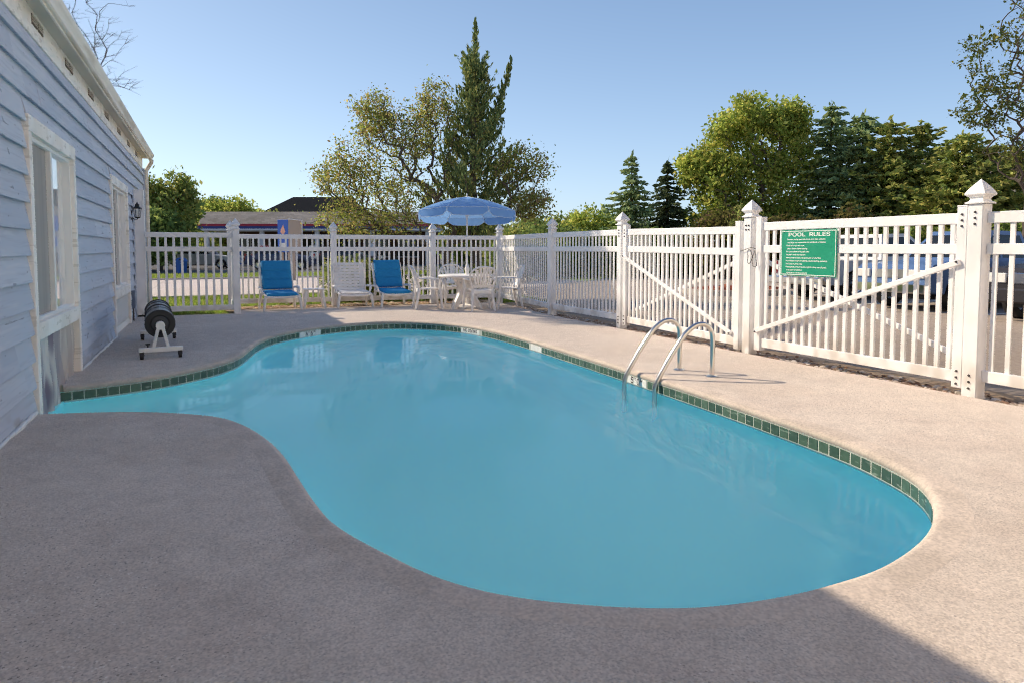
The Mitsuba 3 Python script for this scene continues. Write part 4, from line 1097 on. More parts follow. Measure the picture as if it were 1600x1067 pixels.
for g_i in range(NS):
    aa = np.linspace(g_i, g_i + 1, 9) * 2 * math.pi / NS
    tt = np.linspace(0.02, 1, 14)
    P = np.array([[canopy_pt(a - 1e-9 * (a == aa[-1]), t_) for t_ in tt] for a in aa])
    c_, s2 = math.cos(a0), math.sin(a0)
    Rz = np.array([[c_, -s2, 0], [s2, c_, 0], [0, 0, 1]])
    P = (P - [UP[0], UP[1], 0]) @ Rz.T + [UP[0], UP[1], 0]
    cp = part(U, "canopy_panel", grid_mesh(xf(P)), "umbrella_cloth", True)
    # valance flap: hangs from the rim, rounded lower corners with a notch at each seam
    rim = P[:, -1]
    f_ = np.linspace(-1, 1, 9)
    drop = 0.165 - 0.085 * np.abs(f_) ** 7
    out = (rim - [UP[0], UP[1], 0]); out[:, 2] = 0; out /= np.linalg.norm(out, axis=1, keepdims=True)
    rows = [rim + out * 0.012 * w_ - np.stack([0 * drop, 0 * drop, drop * w_], 1) for w_ in (0, 0.35, 0.7, 1.0)]
    V = np.stack(rows, 1)
    V[0] += (V[1] - V[0]) * 0.06; V[-1] += (V[-2] - V[-1]) * 0.06
    part(cp, "valance", grid_mesh(xf(V)), "umbrella_cloth", True)
    edge = np.vstack([V[0, 1], V[0, 2], V[:, -1], V[-1, 2], V[-1, 1]])
    part(cp, "piping", cat([tube(xf(edge), 0.005, 5), tube(xf(rim + [0, 0, 0.002]), 0.0045, 5), tube(xf(P[0, :] + [0, 0, 0.002]), 0.0045, 5)]), "umbrella_piping", True)
    e0, e1 = P[0, 1], P[0, -1]
    part(U, "rib", tube(xf(np.array([e0 - [0, 0, 0.012], P[0, 7] - [0, 0, 0.012], e1 - [0, 0, 0.012]])), 0.006, 6), "white_enamel")
    mid = P[0, 7] - [0, 0, 0.02]
    part(U, "strut", tube(np.array([xf(mid[None])[0], [UP[0], UP[1], 1.93]]), 0.006, 6), "white_enamel")
part(U, "runner", lathe([(0.02, 1.90), (0.036, 1.90), (0.036, 1.95), (0.02, 1.95)], 12, (UP[0], UP[1], 0)), "white_enamel")
part(U, "finial", lathe([(0.03, 2.315), (0.028, 2.335), (0.012, 2.345), (0.018, 2.37), (0.008, 2.395), (0.0001, 2.41)], 14, (UP[0], UP[1], 0)), "white_enamel", True)

# ---------------------------------------------------------------- vegetation
def cards(p, size, r, aspect=0.55, axis=None, spread=1.0):
    """n diamond leaves at p; axis: preferred long direction (n, 3)"""
    n = len(p)
    d = r.normal(size=(n, 3)) * spread
    if axis is not None:
        d = d + axis
    d /= np.linalg.norm(d, axis=1, keepdims=True) + 1e-9
    w = np.cross(d, r.normal(size=(n, 3)))
    w /= np.linalg.norm(w, axis=1, keepdims=True) + 1e-9
    L = (size * np.exp(r.normal(0, 0.28, n)))[:, None]
    V = np.stack([p - d * L * 0.5, p + w * L * aspect * 0.5, p + d * L * 0.5, p - w * L * aspect * 0.5], 1).reshape(-1, 3)
    b = np.arange(n) * 4
    F = np.vstack([np.stack([b, b + 1, b + 2], 1), np.stack([b, b + 2, b + 3], 1)])
    return V, F

def frusta(a, b, ra, rb, sides=5):
    """tapered tubes of separate edges"""
    d = b - a
    L = np.linalg.norm(d, axis=1, keepdims=True) + 1e-9
    d = d / L
    x = np.cross(d, np.where(np.abs(d[:, 2:]) < 0.9, [[0, 0, 1.0]], [[1.0, 0, 0]]))
    x /= np.linalg.norm(x, axis=1, keepdims=True)
    y = np.cross(d, x)
    th = np.arange(sides) * 2 * np.pi / sides
    ringv = np.cos(th)[None, :, None] * x[:, None] + np.sin(th)[None, :, None] * y[:, None]
    V = np.concatenate([a[:, None] + ringv * ra[:, None, None], b[:, None] + ringv * rb[:, None, None]], 1)
    n = len(a)
    j = np.arange(sides)
    q = np.stack([j, (j + 1) % sides, (j + 1) % sides + sides, j + sides], 1)
    q = (q[None] + (np.arange(n) * 2 * sides)[:, None, None]).reshape(-1, 4)
    return trimesh.Trimesh(V.reshape(-1, 3), np.vstack([q[:, [0, 1, 2]], q[:, [0, 2, 3]]]), process=False)

def palette(cols, n, r, jit=0.22):
    c = np.asarray(cols, float)
    return c[r.integers(0, len(c), n)] * np.exp(r.normal(0, jit, (n, 1)))

def grow(base, trunk_top, targets, r, trunk_r, bend=0.10, lean=0.35, forks=()):
    """a skeleton from the base to every target; returns edges (a, b, ra, rb) and for each node its position"""
    pos = [np.array(base, float)]
    par = [-1]
    plen = [0.0]
    n0 = 8
    for i in range(1, n0 + 1):
        q = pos[0] + (np.array(trunk_top) - pos[0]) * i / n0 + np.array([*r.normal(0, 0.03 * np.linalg.norm(np.array(trunk_top) - pos[0]) / 4, 2), 0])
        pos.append(q); par.append(len(pos) - 2); plen.append(plen[-1] + np.linalg.norm(pos[-1] - pos[-2]))
    start = 3
    order = np.argsort(np.linalg.norm(targets - np.array(trunk_top), axis=1))
    tips = []
    for ti in order:
        t = targets[ti]
        P = np.array(pos[start:])
        d = np.linalg.norm(P - t, axis=1)
        below = np.maximum(0, P[:, 2] - t[2])
        cost = d + lean * np.array(plen[start:]) * 0.5 + 1.2 * below
        k = int(np.argmin(cost)) + start
        a = pos[k]
        L = np.linalg.norm(t - a)
        m = max(2, min(6, int(L / 0.35) + 1))
        prev = k
        for j in range(1, m + 1):
            s = j / m
            q = a + (t - a) * s
            q = q + np.array([0, 0, 1.0]) * (bend * L * math.sin(math.pi * s)) + r.normal(0, 0.035 * L, 3) * (s < 1)
            pos.append(q); par.append(prev); plen.append(plen[prev] + np.linalg.norm(q - pos[prev])); prev = len(pos) - 1
        tips.append(prev)
    pos = np.array(pos); par = np.array(par)
    w = np.zeros(len(pos))
    w[tips] = 1.0
    for i in range(len(pos) - 1, 0, -1):
        w[par[i]] += w[i]
    w = np.maximum(w, 0.6)
    rad = trunk_r * (w / w[0]) ** 0.45
    idx = np.arange(1, len(pos))
    return pos, par, rad, idx

def tree(name, label, group, base, trunk_top, blobs, n_targets, n_leaf, leaf, cols, trunk_r, seed, sig=0.22, bend=0.1, aspect=0.6, sparse=0.0, category="tree", along=0.5, fill=0.45, bark="bark", leafmat="leaves"):
    r = np.random.default_rng(seed)
    key = thing(name, label, category, group)
    base = np.array(base, float)
    tg = []
    wts = np.array([b_[3] if len(b_) > 3 else 1.0 for b_ in blobs]); wts = wts / wts.sum()
    for _ in range(n_targets):
        b_ = blobs[r.choice(len(blobs), p=wts)]
        v = r.normal(size=3); v /= np.linalg.norm(v)
        v *= r.uniform(0.05, 1.0) ** fill
        tg.append(base + np.array(b_[0]) + v * np.array(b_[1]))
    tg = np.array(tg)
    tg[:, 2] = np.maximum(tg[:, 2], base[2] + 0.3)
    pos, par, rad, idx = grow(base, base + np.array(trunk_top), tg, r, trunk_r, bend)
    part(key, "trunk", frusta(pos[par[idx]], pos[idx], rad[par[idx]] * 0.97 + 0.002, rad[idx] + 0.002, 6), bark)
    # leaves gather round thin wood
    thin = np.where(rad < np.quantile(rad, 0.80))[0]
    thin = thin[thin > 9]
    wt = np.ones(len(thin))
    if sparse:
        wt = (meshkit.noise(pos[thin] * 1.3, seed) > sparse) * 1.0 + 0.05
    pick = r.choice(thin, n_leaf, p=wt / wt.sum())
    s = r.uniform(0, 1, (n_leaf, 1))
    p = pos[pick] * (1 - s * along) + pos[par[pick]] * s * along + r.normal(0, sig, (n_leaf, 3)) * np.array([1, 1, 0.8])
    V, F = cards(p, leaf, r, aspect)
    c = palette(cols, n_leaf, r)
    clump = 0.72 + 0.56 * meshkit.noise(p * 0.9, seed + 5)[:, None]
    part(key, "crown", trimesh.Trimesh(V, F, process=False), leafmat, color=np.repeat(np.clip(c * clump, 0, 0.9), 4, 0))
    return key

def spruce(name, label, group, base, h, rmax, seed, cols, z0=0.3, n_whorl=26, card=0.20, droop=0.25, per=26, power=0.9, lean=0.0, ragged=0.25, up=0.0):
    r = np.random.default_rng(seed)
    key = thing(name, label, "tree", group)
    base = np.array(base, float)
    P, D = [], []
    ea, eb, ra, rb = [], [], [], []
    for i in range(n_whorl):
        t = (i + r.uniform(-0.3, 0.3)) / n_whorl
        t = min(max(t, 0), 0.985)
        z = z0 + (h - z0) * t
        L0 = rmax * (1 - t) ** power + 0.10
        nb = 8 if t < 0.7 else 6
        off = r.uniform(0, 6.28)
        for k in range(nb):
            a = off + k * 2 * math.pi / nb + r.normal(0, 0.2)
            L = L0 * np.clip(1 + r.normal(0, ragged), 0.35, 1.5)
            d = np.array([math.cos(a), math.sin(a), 0])
            o = base + np.array([lean * z / h, 0, z])
            ss = np.linspace(0, 1, 6)
            pts = o + d * (ss * L)[:, None] + np.array([0, 0, 1.0]) * (-droop * L * (ss ** 1.2) + (0.16 + up) * L * ss ** 2.6)[:, None]
            ea.append(pts[:-1]); eb.append(pts[1:])
            rr_ = np.linspace(0.03 * (1 - t) + 0.008, 0.005, 6)
            ra.append(rr_[:-1]); rb.append(rr_[1:])
            m = max(6, int(per * (L / rmax) ** 1.1 + 5))
            q = r.uniform(0.12, 1.03, m)
            side = np.cross(d, [0, 0, 1])
            wv = (0.34 * L * (1 - q) * 0.9 + 0.07) * r.uniform(-1, 1, m)
            c3 = o + d * (q * L)[:, None] + side * wv[:, None] + np.array([0, 0, 1.0]) * (-droop * L * (q ** 1.2) + (0.16 + up) * L * q ** 2.6 - 0.15 * np.abs(wv) + r.normal(0, 0.03, m))[:, None]
            P.append(c3)
            D.append(d * 0.9 + side * np.sign(wv)[:, None] * 0.6 + np.array([0, 0, -0.25 + up]))
    top_p = base + np.array([lean, 0, 0]) + np.array([0, 0, 1.0]) * np.linspace(h * 0.9, h * 1.01, 14)[:, None] + r.normal(0, 0.035, (14, 3))
    P.append(top_p); D.append(np.tile([0, 0, 1.0], (14, 1)))
    P, D = np.concatenate(P), np.concatenate(D)
    V, F = cards(P, card, r, 0.42, D, 0.45)
    c = palette(cols, len(P), r) * (0.7 + 0.6 * meshkit.noise(P * 1.1, seed)[:, None])
    tr = tube([base, base + [lean * 0.3, 0, h * 0.35], base + [lean, 0, h]], [rmax * 0.06 + 0.05, rmax * 0.045 + 0.03, 0.012], 8)
    br = frusta(np.concatenate(ea), np.concatenate(eb), np.concatenate(ra), np.concatenate(rb), 4)
    tk = part(key, "trunk", cat([tr, br]), "bark")
    part(key, "crown", trimesh.Trimesh(V, F, process=False), "needles", color=np.repeat(np.clip(c, 0, 0.9), 4, 0))
    return key

def gpos(px, Z, z=GZ - 0.04):
    """a ground point Z metres out, px: tangent to the right of the view axis"""
    q = EYE + FH * Z + RT * (px * Z)
    return np.array([q[0], q[1], z])

OLIVE = [(0.365, 0.405, 0.101), (0.459, 0.452, 0.135), (0.297, 0.351, 0.088), (0.567, 0.472, 0.162), (0.405, 0.297, 0.149), (0.27, 0.338, 0.088)]
MAPLE = [(0.375, 0.45, 0.094), (0.5, 0.525, 0.125), (0.275, 0.362, 0.081), (0.625, 0.575, 0.15), (0.338, 0.413, 0.1)]
DEEP = [(0.166, 0.24, 0.076), (0.24, 0.316, 0.091), (0.136, 0.194, 0.067), (0.299, 0.36, 0.105)]
MIXED = [(0.266, 0.332, 0.092), (0.372, 0.398, 0.12), (0.199, 0.266, 0.079), (0.453, 0.425, 0.133)]
NEEDLE = [(0.248, 0.334, 0.161), (0.334, 0.424, 0.178), (0.178, 0.265, 0.142), (0.424, 0.495, 0.213)]
CEDAR = [(0.182, 0.249, 0.098), (0.249, 0.307, 0.111), (0.141, 0.197, 0.089), (0.389, 0.389, 0.141)]

# fruit tree behind the back fence
b0 = gpos(-0.098, 18.0, -0.1)
def off(r_, f_, z_):
    return RT * r_ + FH * f_ + np.array([0, 0, z_])
tree("fruit_tree", "wide loose tree with thin olive leaves and bare twigs, left of the tall cedar", "trees behind the back fence", b0, off(0.05, 0, 1.2),
     [(off(-1.3, 0.0, 2.5), (1.7, 1.5, 0.9), 1.6), (off(-2.2, 0.2, 2.9), (1.35, 1.1, 0.9), 1.3), (off(-1.5, 0.0, 3.8), (1.35, 1.2, 1.1), 1.5), (off(-0.4, 0.1, 3.9), (1.0, 0.9, 1.2), 1.2), (off(-2.7, 0, 3.2), (0.75, 0.8, 0.7), 0.5), (off(-1.85, 0, 4.75), (0.5, 0.6, 0.75), 0.30), (off(-0.25, 0, 5.0), (0.45, 0.5, 0.75), 0.28),
      (off(-1.05, 0, 4.35), (0.85, 0.8, 0.7), 0.25), (off(2.0, 0, 3.55), (0.85, 0.6, 0.5), 0.07), (off(2.2, 0, 2.5), (0.6, 0.6, 0.4), 0.05), (off(-0.5, 0, 2.0), (1.7, 1.2, 0.6), 1.0), (off(-2.5, 0, 2.0), (1.1, 0.8, 0.5), 0.6)],
     1000, 24000, 0.066, OLIVE, 0.10, 21, sig=0.14, bend=0.05, along=0.9, fill=0.34)

# the cedar: rising plumes on two leaders
def cedar():
    r = np.random.default_rng(5)
    key = thing("cedar_tree", "tall dark cedar with two pointed tops behind the umbrella", "tree", "trees behind the back fence")
    base = gpos(-0.056, 18.4, -0.1)
    prof_z = np.array([1.6, 2.0, 2.7, 3.2, 3.8, 4.4, 4.9, 5.5, 6.2, 6.7, 7.1])
    prof_r = np.array([0.5, 1.05, 1.25, 1.15, 0.90, 0.66, 0.50, 0.30, 0.22, 0.16, 0.03])
    P, D, ea, eb = [], [], [], []
    cx = lambda z: 0.02 + 0.05 * np.sin(z * 1.3)
    def plume(root, tip, m, rad):
        s = r.uniform(0, 1, m)
        ax = tip - root
        q = root + ax * s[:, None] + r.normal(0, 1, (m, 3)) * (rad * (1 - 0.75 * s))[:, None]
        P.append(q)
        D.append(np.tile(ax / np.linalg.norm(ax), (m, 1)) * 1.1 + np.array([0, 0, 0.5]))
    for i in range(92):
        z = 1.7 + 4.9 * ((i + r.uniform(0, 1)) / 92) ** 0.95
        R = np.interp(z, prof_z, prof_r) * r.choice([0.5, 0.8, 1.0, 1.1, 1.25]) * r.uniform(0.9, 1.05)
        a = i * 2.4 + r.normal(0, 0.4)
        c0 = base + off(cx(z), 0, z - 0.45)
        e = off(math.cos(a) * R, math.sin(a) * R, 0)
        n_ = max(3, int(9 * R / 1.2))
        prev = c0
        for j in range(1, n_ + 1):
            t_ = j / n_
            pt = c0 + e * t_ + np.array([0, 0, 0.10 * t_ + 0.38 * R * t_ ** 2])
            ea.append(prev); eb.append(pt); prev = pt
            if t_ < 0.22: continue
            for q_ in range(2):
                root = pt + r.normal(0, 0.05, 3)
                tip = root + e / (R + 0.01) * r.uniform(0.05, 0.26) + off(*r.normal(0, 0.10, 2), r.uniform(0.18, 0.42))
                plume(root, tip, 25, 0.06)
    # second leader on the right
    for i in range(60):
        t_ = r.uniform(0, 1)
        c0 = base + off(0.36 + 0.62 * t_, 0.05, 4.1 + 2.0 * t_)
        R = (0.36 * (1 - t_) + 0.02) * r.uniform(0.4, 1.1)
        a = r.uniform(0, 6.283)
        plume(c0, c0 + off(math.cos(a) * R + 0.03, math.sin(a) * R, 0.30), int(34 - 18 * t_), 0.07 - 0.05 * t_)
    ea.append(base + off(0.1, 0, 3.9)); eb.append(base + off(0.98, 0.05, 6.1))
    # spiky tops
    for t_ in np.linspace(0, 1, 22):
        c0 = base + off(0.02 + 0.05 * t_, 0, 5.9 + 1.25 * t_)
        a = r.uniform(0, 6.283)
        plume(c0, c0 + off(0.17 * (1.1 - t_) * math.cos(a), 0.17 * (1.1 - t_) * math.sin(a), 0.26), 24, 0.035)
    P_, D_ = np.concatenate(P), np.concatenate(D)
    V, F = cards(P_, 0.105, r, 0.38, D_, 0.5)
    c = palette(CEDAR, len(P_), r) * (0.7 + 0.6 * meshkit.noise(P_ * 1.8, 3)[:, None])
    ea, eb = np.array(ea), np.array(eb)
    n = len(ea)
    zz_ = np.linspace(-0.1, 7.0, 12)
    tr = tube([base + off(cx(z) * (z > 1) , 0, z + 0.0) for z in zz_], np.interp(zz_, [-0.1, 1.5, 4, 7.0], [0.14, 0.115, 0.075, 0.012]), 9)
    part(key, "trunk", cat([tr, frusta(ea, eb, np.full(n, 0.022), np.full(n, 0.006), 5)]), "bark")
    part(key, "crown", trimesh.Trimesh(V, F, process=False), "needles", color=np.repeat(np.clip(c, 0, 0.9), 4, 0))
cedar()

def bushes(name, label, group, pts, rad, h, n, leaf, cols, seed, category="hedge", base_z=GZ - 0.04, sig=0.5):
    """a shrub or hedge: twigs and leaves in lumpy mounds along pts"""
    r = np.random.default_rng(seed)
    key = thing(name, label, category, group)
    pts = np.asarray(pts, float)
    k = r.integers(0, len(pts), n)
    d = r.normal(size=(n, 3)); d /= np.linalg.norm(d, axis=1, keepdims=True)
    hj = h * (0.8 + 0.4 * meshkit.noise(np.column_stack([pts * 0.9, np.zeros(len(pts))]), seed))
    rr_ = r.uniform(0.2, 1, n) ** 0.4
    p = np.column_stack([pts[k], np.zeros(n)]) + d * rr_[:, None] * np.array([rad, rad, 0.0])
    p[:, 2] = base_z + hj[k] * (0.5 + 0.5 * d[:, 2] * rr_) + r.normal(0, 0.03, n)
    p[:, 2] = np.maximum(p[:, 2], base_z + 0.03)
    V, F = cards(p, leaf, r, 0.6)
    c = palette(cols, n, r) * (0.7 + 0.6 * meshkit.noise(p * 1.7, seed)[:, None])
    ns = min(400, len(pts) * 9)
    i_ = r.integers(0, len(pts), ns)
    a = np.column_stack([pts[i_] + r.normal(0, 0.12, (ns, 2)), np.full(ns, base_z - 0.05)])
    b = a + np.column_stack([r.normal(0, rad * 0.4, (ns, 2)), hj[i_] * r.uniform(0.5, 0.9, ns)])
    part(key, "stems", frusta(a, b, np.full(ns, 0.012), np.full(ns, 0.005), 4), "bark")
    part(key, "foliage", trimesh.Trimesh(V, F, process=False), "leaves", color=np.repeat(np.clip(c, 0, 0.9), 4, 0))
    return key
def row(px0, Z0, px1, Z1, n):
    a, b = gpos(px0, Z0), gpos(px1, Z1)
    return [(a + (b - a) * t_)[:2] for t_ in np.linspace(0, 1, n)]
bushes("hedge", "leafy green hedge seen through the pickets behind the right blue chair", None, row(-0.262, 16.9, -0.165, 17.4, 12), 0.42, 1.12, 6500, 0.075, MIXED, 31)
bushes("shrub", "low green shrub behind the pickets left of the umbrella pole", "shrubs behind the back fence", row(-0.12, 16.6, -0.095, 16.6, 4), 0.35, 0.95, 2600, 0.06, DEEP, 32, "shrub")
bushes("shrub", "yellowish shrub behind the pickets right of the umbrella pole", "shrubs behind the back fence", row(-0.052, 17.3, -0.03, 17.4, 4), 0.45, 1.0, 2600, 0.07, MIXED, 33, "shrub")
bushes("hedge", "long dark hedge at the far side of the parking lot behind the double gate", None, row(0.03, 31.6, 0.37, 31.9, 46), 0.95, 2.15, 20000, 0.16, DEEP, 34)
bushes("hedge", "dark hedge by the car park seen above the corner of the pool fence", None, row(-0.02, 27.5, 0.08, 31.0, 14), 0.9, 1.9, 7000, 0.14, DEEP, 35)

# trees at the left, behind the filling station
tl = "distant trees on the left"
for (px, Z, h, w, sd, cols, lab) in [(-0.60, 44, 6.0, 2.6, 41, MIXED, "round bushy tree nearest the house corner, left of the filling station"), (-0.515, 43, 6.3, 2.4, 42, MIXED, "tall rounded tree left of the filling station roof"), (-0.445, 64, 6.4, 2.6, 43, DEEP, "dark tree at the filling station's left end"),
                                 (-0.415, 62, 6.0, 2.8, 44, MAPLE, "pale green tree behind the filling station roof's left half"), (-0.375, 66, 5.3, 2.8, 45, MAPLE, "low pale tree behind the middle of the station roof"), (-0.33, 68, 5.2, 2.8, 46, MIXED, "low tree behind the station roof near the dark hip roof"), (-0.55, 40, 3.6, 2.4, 47, DEEP, "dark low tree beside the small gate's view of the road")]:
    b_ = gpos(px, Z)
    tree("distant_tree", lab, tl, b_, (0, 0, h * 0.3), [((0, 0, h * 0.55), (w, w, h * 0.38), 1.0), ((w * 0.35, 0, h * 0.7), (w * 0.6, w * 0.6, h * 0.28), 0.6), ((-w * 0.4, 0.2, h * 0.68), (w * 0.55, w * 0.55, h * 0.27), 0.6), ((0, 0, h * 0.3), (w * 0.95, w, h * 0.2), 0.5)],
         300, 12000, 0.25, cols, 0.18, sd, sig=0.30)
# row to the right of the umbrella
tr_ = "distant trees behind the right-hand fence"
for (px, Z, h, w, sd, cols, lab) in [(-0.005, 46, 3.4, 2.2, 51, MIXED, "low tree just right of the umbrella"), (0.045, 50, 4.0, 2.2, 52, DEEP, "low dark green tree right of the fence corner post"), (0.085, 48, 4.1, 2.0, 53, MIXED, "low green tree left of the small spruces"), (0.115, 45, 4.6, 2.0, 54, MAPLE, "yellow-green tree beside the left spruce"), (0.02, 56, 4.4, 2.6, 56, MIXED, "low green tree far behind the corner of the pool fence"), (0.065, 57, 4.6, 2.6, 57, DEEP, "dark low tree in the line between the umbrella and the spruces"), (-0.05, 52, 3.8, 2.6, 55, DEEP, "low dark tree behind the umbrella")]:
    b_ = gpos(px, Z)
    tree("low_tree", lab, tr_, b_, (0, 0, h * 0.3), [((0, 0, h * 0.5), (w, w, h * 0.42), 1.0), ((w * 0.5, 0, h * 0.45), (w * 0.7, w * 0.7, h * 0.35), 0.7), ((-w * 0.5, 0, h * 0.4), (w * 0.7, w * 0.7, h * 0.35), 0.7)], 220, 8500, 0.23, cols, 0.14, sd, sig=0.26)
spruce("spruce_tree", "small pointed spruce standing left of the shorter spruce", tr_, gpos(0.174, 36), 6.3, 2.0, 61, NEEDLE, n_whorl=32, card=0.25, per=60, droop=0.32, ragged=0.32)
spruce("spruce_tree", "shorter dark spruce between the small pointed spruce and the maple", tr_, gpos(0.226, 37), 6.05, 2.0, 62, [(0.10, 0.135, 0.07), (0.13, 0.165, 0.08), (0.075, 0.105, 0.06)], n_whorl=30, card=0.25, per=60, droop=0.32, ragged=0.32)
b_ = gpos(0.345, 36)
tree("maple_tree", "large rounded maple with yellowing leaves above the gate's middle post", tr_, b_, off(0.15, 0, 2.2),
     [(off(-0.7, 0, 6.6), (2.1, 2.2, 1.9), 1.6), (off(1.5, 0.2, 6.6), (1.8, 1.9, 1.9), 1.3), (off(-0.1, 0, 8.1), (1.6, 1.6, 1.2), 0.8), (off(-1.7, 0, 4.8), (1.7, 1.8, 1.5), 1.2), (off(1.2, 0, 4.8), (2.1, 1.8, 1.5), 1.1), (off(2.0, 0, 8.0), (0.9, 1.0, 1.0), 0.4), (off(-1.5, 0, 2.9), (1.7, 1.5, 1.3), 0.9), (off(-2.7, 0, 5.6), (0.9, 1.0, 0.9), 0.3), (off(-0.2, -0.2, 3.0), (1.9, 1.2, 1.2), 0.8), (off(1.8, -0.2, 2.7), (1.5, 1.2, 1.2), 0.5)],
     900, 40000, 0.19, MAPLE, 0.22, 71, sig=0.25, bend=0.08)
bushes("shrub", "yellowish twiggy shrub row behind the post between the gate leaves", None, row(0.28, 30.6, 0.50, 29.5, 22), 1.0, 2.9, 15000, 0.16, [(0.15, 0.145, 0.045), (0.19, 0.17, 0.06), (0.11, 0.115, 0.04), (0.17, 0.12, 0.07)], 36, "shrub")
# conifers at the right
for (px, Z, h, rm, sd, lab, cols, up) in [(0.462, 36, 8.9, 2.5, 81, "tallest spruce with a leaning top in the dense group right of the maple", NEEDLE, 0.0), (0.508, 35, 8.2, 2.6, 82, "second spruce from the left in the dense conifer group", NEEDLE, 0.05), (0.548, 34, 7.7, 2.8, 83, "broad spruce in the middle of the conifer group above the sign", MIXED, 0.1),
                                      (0.592, 34, 7.6, 2.8, 84, "spruce right of the middle of the conifer group", MIXED, 0.1), (0.652, 31, 6.6, 3.0, 85, "wide loose conifer behind the nearest fence post", MIXED, 0.12), (0.70, 31, 6.0, 2.9, 86, "rounded conifer at the right behind the nearest fence post", MIXED, 0.12)]:
    spruce("conifer_tree", lab, "dense conifers at the right", gpos(px, Z), h, rm, sd, cols, n_whorl=34, card=0.29, per=80, power=0.55, ragged=0.36, up=up, droop=0.28)
bushes("shrub", "dark undergrowth below the conifers behind the green sign", None, row(0.47, 29.5, 0.80, 27.5, 26), 1.0, 2.3, 13000, 0.16, DEEP, 37, "shrub")
b_ = gpos(0.745, 24)
tree("open_tree", "tall thin-leaved tree leaning into the photo's upper right corner", None, b_, off(0.1, 0, 3.2),
     [(off(-0.7, 0, 8.2), (1.2, 1.6, 1.5), 1.2), (off(0.6, 0, 9.6), (1.6, 1.7, 1.6), 1.1), (off(-1.2, 0, 6.4), (0.9, 1.3, 1.1), 0.9), (off(0.7, 0, 6.8), (1.6, 1.6, 1.6), 0.9), (off(-0.6, 0, 4.8), (1.0, 1.0, 0.8), 0.5), (off(0.6, 0, 4.2), (1.2, 1.0, 0.9), 0.5), (off(0, 0, 10.8), (1.1, 1.3, 0.8), 0.4)],
     680, 6000, 0.115, [(0.13, 0.165, 0.045), (0.18, 0.20, 0.06), (0.22, 0.21, 0.06), (0.10, 0.13, 0.04)], 0.075, 91, sig=0.12, sparse=0.44, along=0.8, bend=0.02)
# tall tree behind the house: bare lower twigs over the roof, a leafy crown above the picture
def bare():
    r = np.random.default_rng(14)
    key = thing("overhanging_tree", "tall tree behind the house whose thin bare twigs reach over the gutter", "tree")
    base = gpos(-0.80, 21.0, -0.1)
    low = EYE + FH * r.uniform(18.5, 21.5, (150, 1)) + np.array([0, 0, 0])
    rr_ = r.uniform(-0.655, -0.575, 150)
    hh = np.interp(rr_, [-0.66, -0.57], [0.34, 0.235]) + r.normal(0, 0.055, 150)
    low = low + RT * (rr_ * 20)[:, None] + np.array([0, 0, 1.0]) * (hh * 20)[:, None]
    v = r.normal(size=(220, 3)); v /= np.linalg.norm(v, axis=1, keepdims=True)
    hi = np.array([-1.9, 19.4, 9.8]) + v * r.uniform(0.1, 1, (220, 1)) ** 0.4 * np.array([1.6, 0.85, 1.1])
    pos, par, rad, idx = grow(base, base + np.array([0.6, -0.2, 5.0]), np.vstack([low, hi]), r, 0.17, 0.0, lean=0.6)
    part(key, "trunk", frusta(pos[par[idx]], pos[idx], rad[par[idx]] * 0.30 + 0.002 + 0.1 * (rad[par[idx]] > 0.1), rad[idx] * 0.30 + 0.002 + 0.1 * (rad[idx] > 0.1), 5), "bark")
    tw = r.choice(idx[rad[idx] < np.quantile(rad, 0.75)], 700)
    a = pos[tw]
    b = a + r.normal(0, 0.12, (700, 3)) + RT * 0.22 + np.array([0, 0, 0.05])
    part(key, "twigs", frusta(a, b, np.full(700, 0.005), np.full(700, 0.0025), 4), "bark", kind="stuff")
    n = 9000
    hp = idx[(pos[idx][:, 2] > 8.6) & (pos[idx][:, 0] > -3.6)]
    p = pos[r.choice(hp, n)] + r.normal(0, 0.22, (n, 3))
    p = p[(p[:, 2] > 8.6) & (p[:, 1] < 20.0) & (p[:, 1] > 18.85)]
    V, F = cards(p, 0.13, r, 0.6)
    part(key, "crown", trimesh.Trimesh(V, F, process=False), "leaves", color=np.repeat(palette(MIXED, len(p), r), 4, 0))
bare()

# ---------------------------------------------------------------- filling station and houses beyond
SB = thing("filling_station", "long low filling station with tan mansard roof and red and blue eave stripe", "building")
s0, s1 = gpos(-0.458, 54.5), gpos(-0.115, 54.5)
sd_ = (s1 - s0) / np.linalg.norm(s1 - s0)
sn = np.array([-sd_[1], sd_[0], 0.0])          # away from the camera
Ls = float(np.linalg.norm(s1 - s0))
MS = np.eye(4); MS[:3, 0], MS[:3, 1], MS[:3, 3] = sd_, sn, [s0[0], s0[1], GZ - 0.05]
def sp_(m): return m.apply_transform(MS)
ez = 3.02
roof_p = Polygon([(0.0, ez + 0.32), (1.1, 4.36), (7.0, 4.36), (8.0, ez + 0.32)])
rm = extrude(roof_p, Ls)
rm.apply_transform(np.array([[0, 0, 1, 0], [1, 0, 0, 0], [0, 1, 0, 0], [0, 0, 0, 1.0]]))
part(SB, "roof", sp_(rm), "shingle_tan")
for nm, z0_, z1_, y_, bs in (("red_stripe", ez + 0.14, ez + 0.318, 0.0, "fascia_red"), ("blue_stripe", ez - 0.06, ez + 0.139, 0.004, "fascia_blue"), ("white_stripe", ez - 0.20, ez - 0.061, 0.002, "fascia_white")):
    part(SB, nm, sp_(bx(-0.05, Ls + 0.05, y_ - 0.03, 8.03, z0_, z1_)), bs)
part(SB, "rear_wall", sp_(bx(0.3, Ls - 0.3, 5.2, 7.8, 0, ez - 0.2)), "station_brick")
for k, x_ in enumerate(np.linspace(0.5, Ls - 0.5, 9)):
    if k in (0, 2, 4, 6, 8): part(SB, "column", sp_(cbx(x_ - 0.16, x_ + 0.16, 0.25, 0.57, 0, ez - 0.2, 0.01)), "fascia_white")
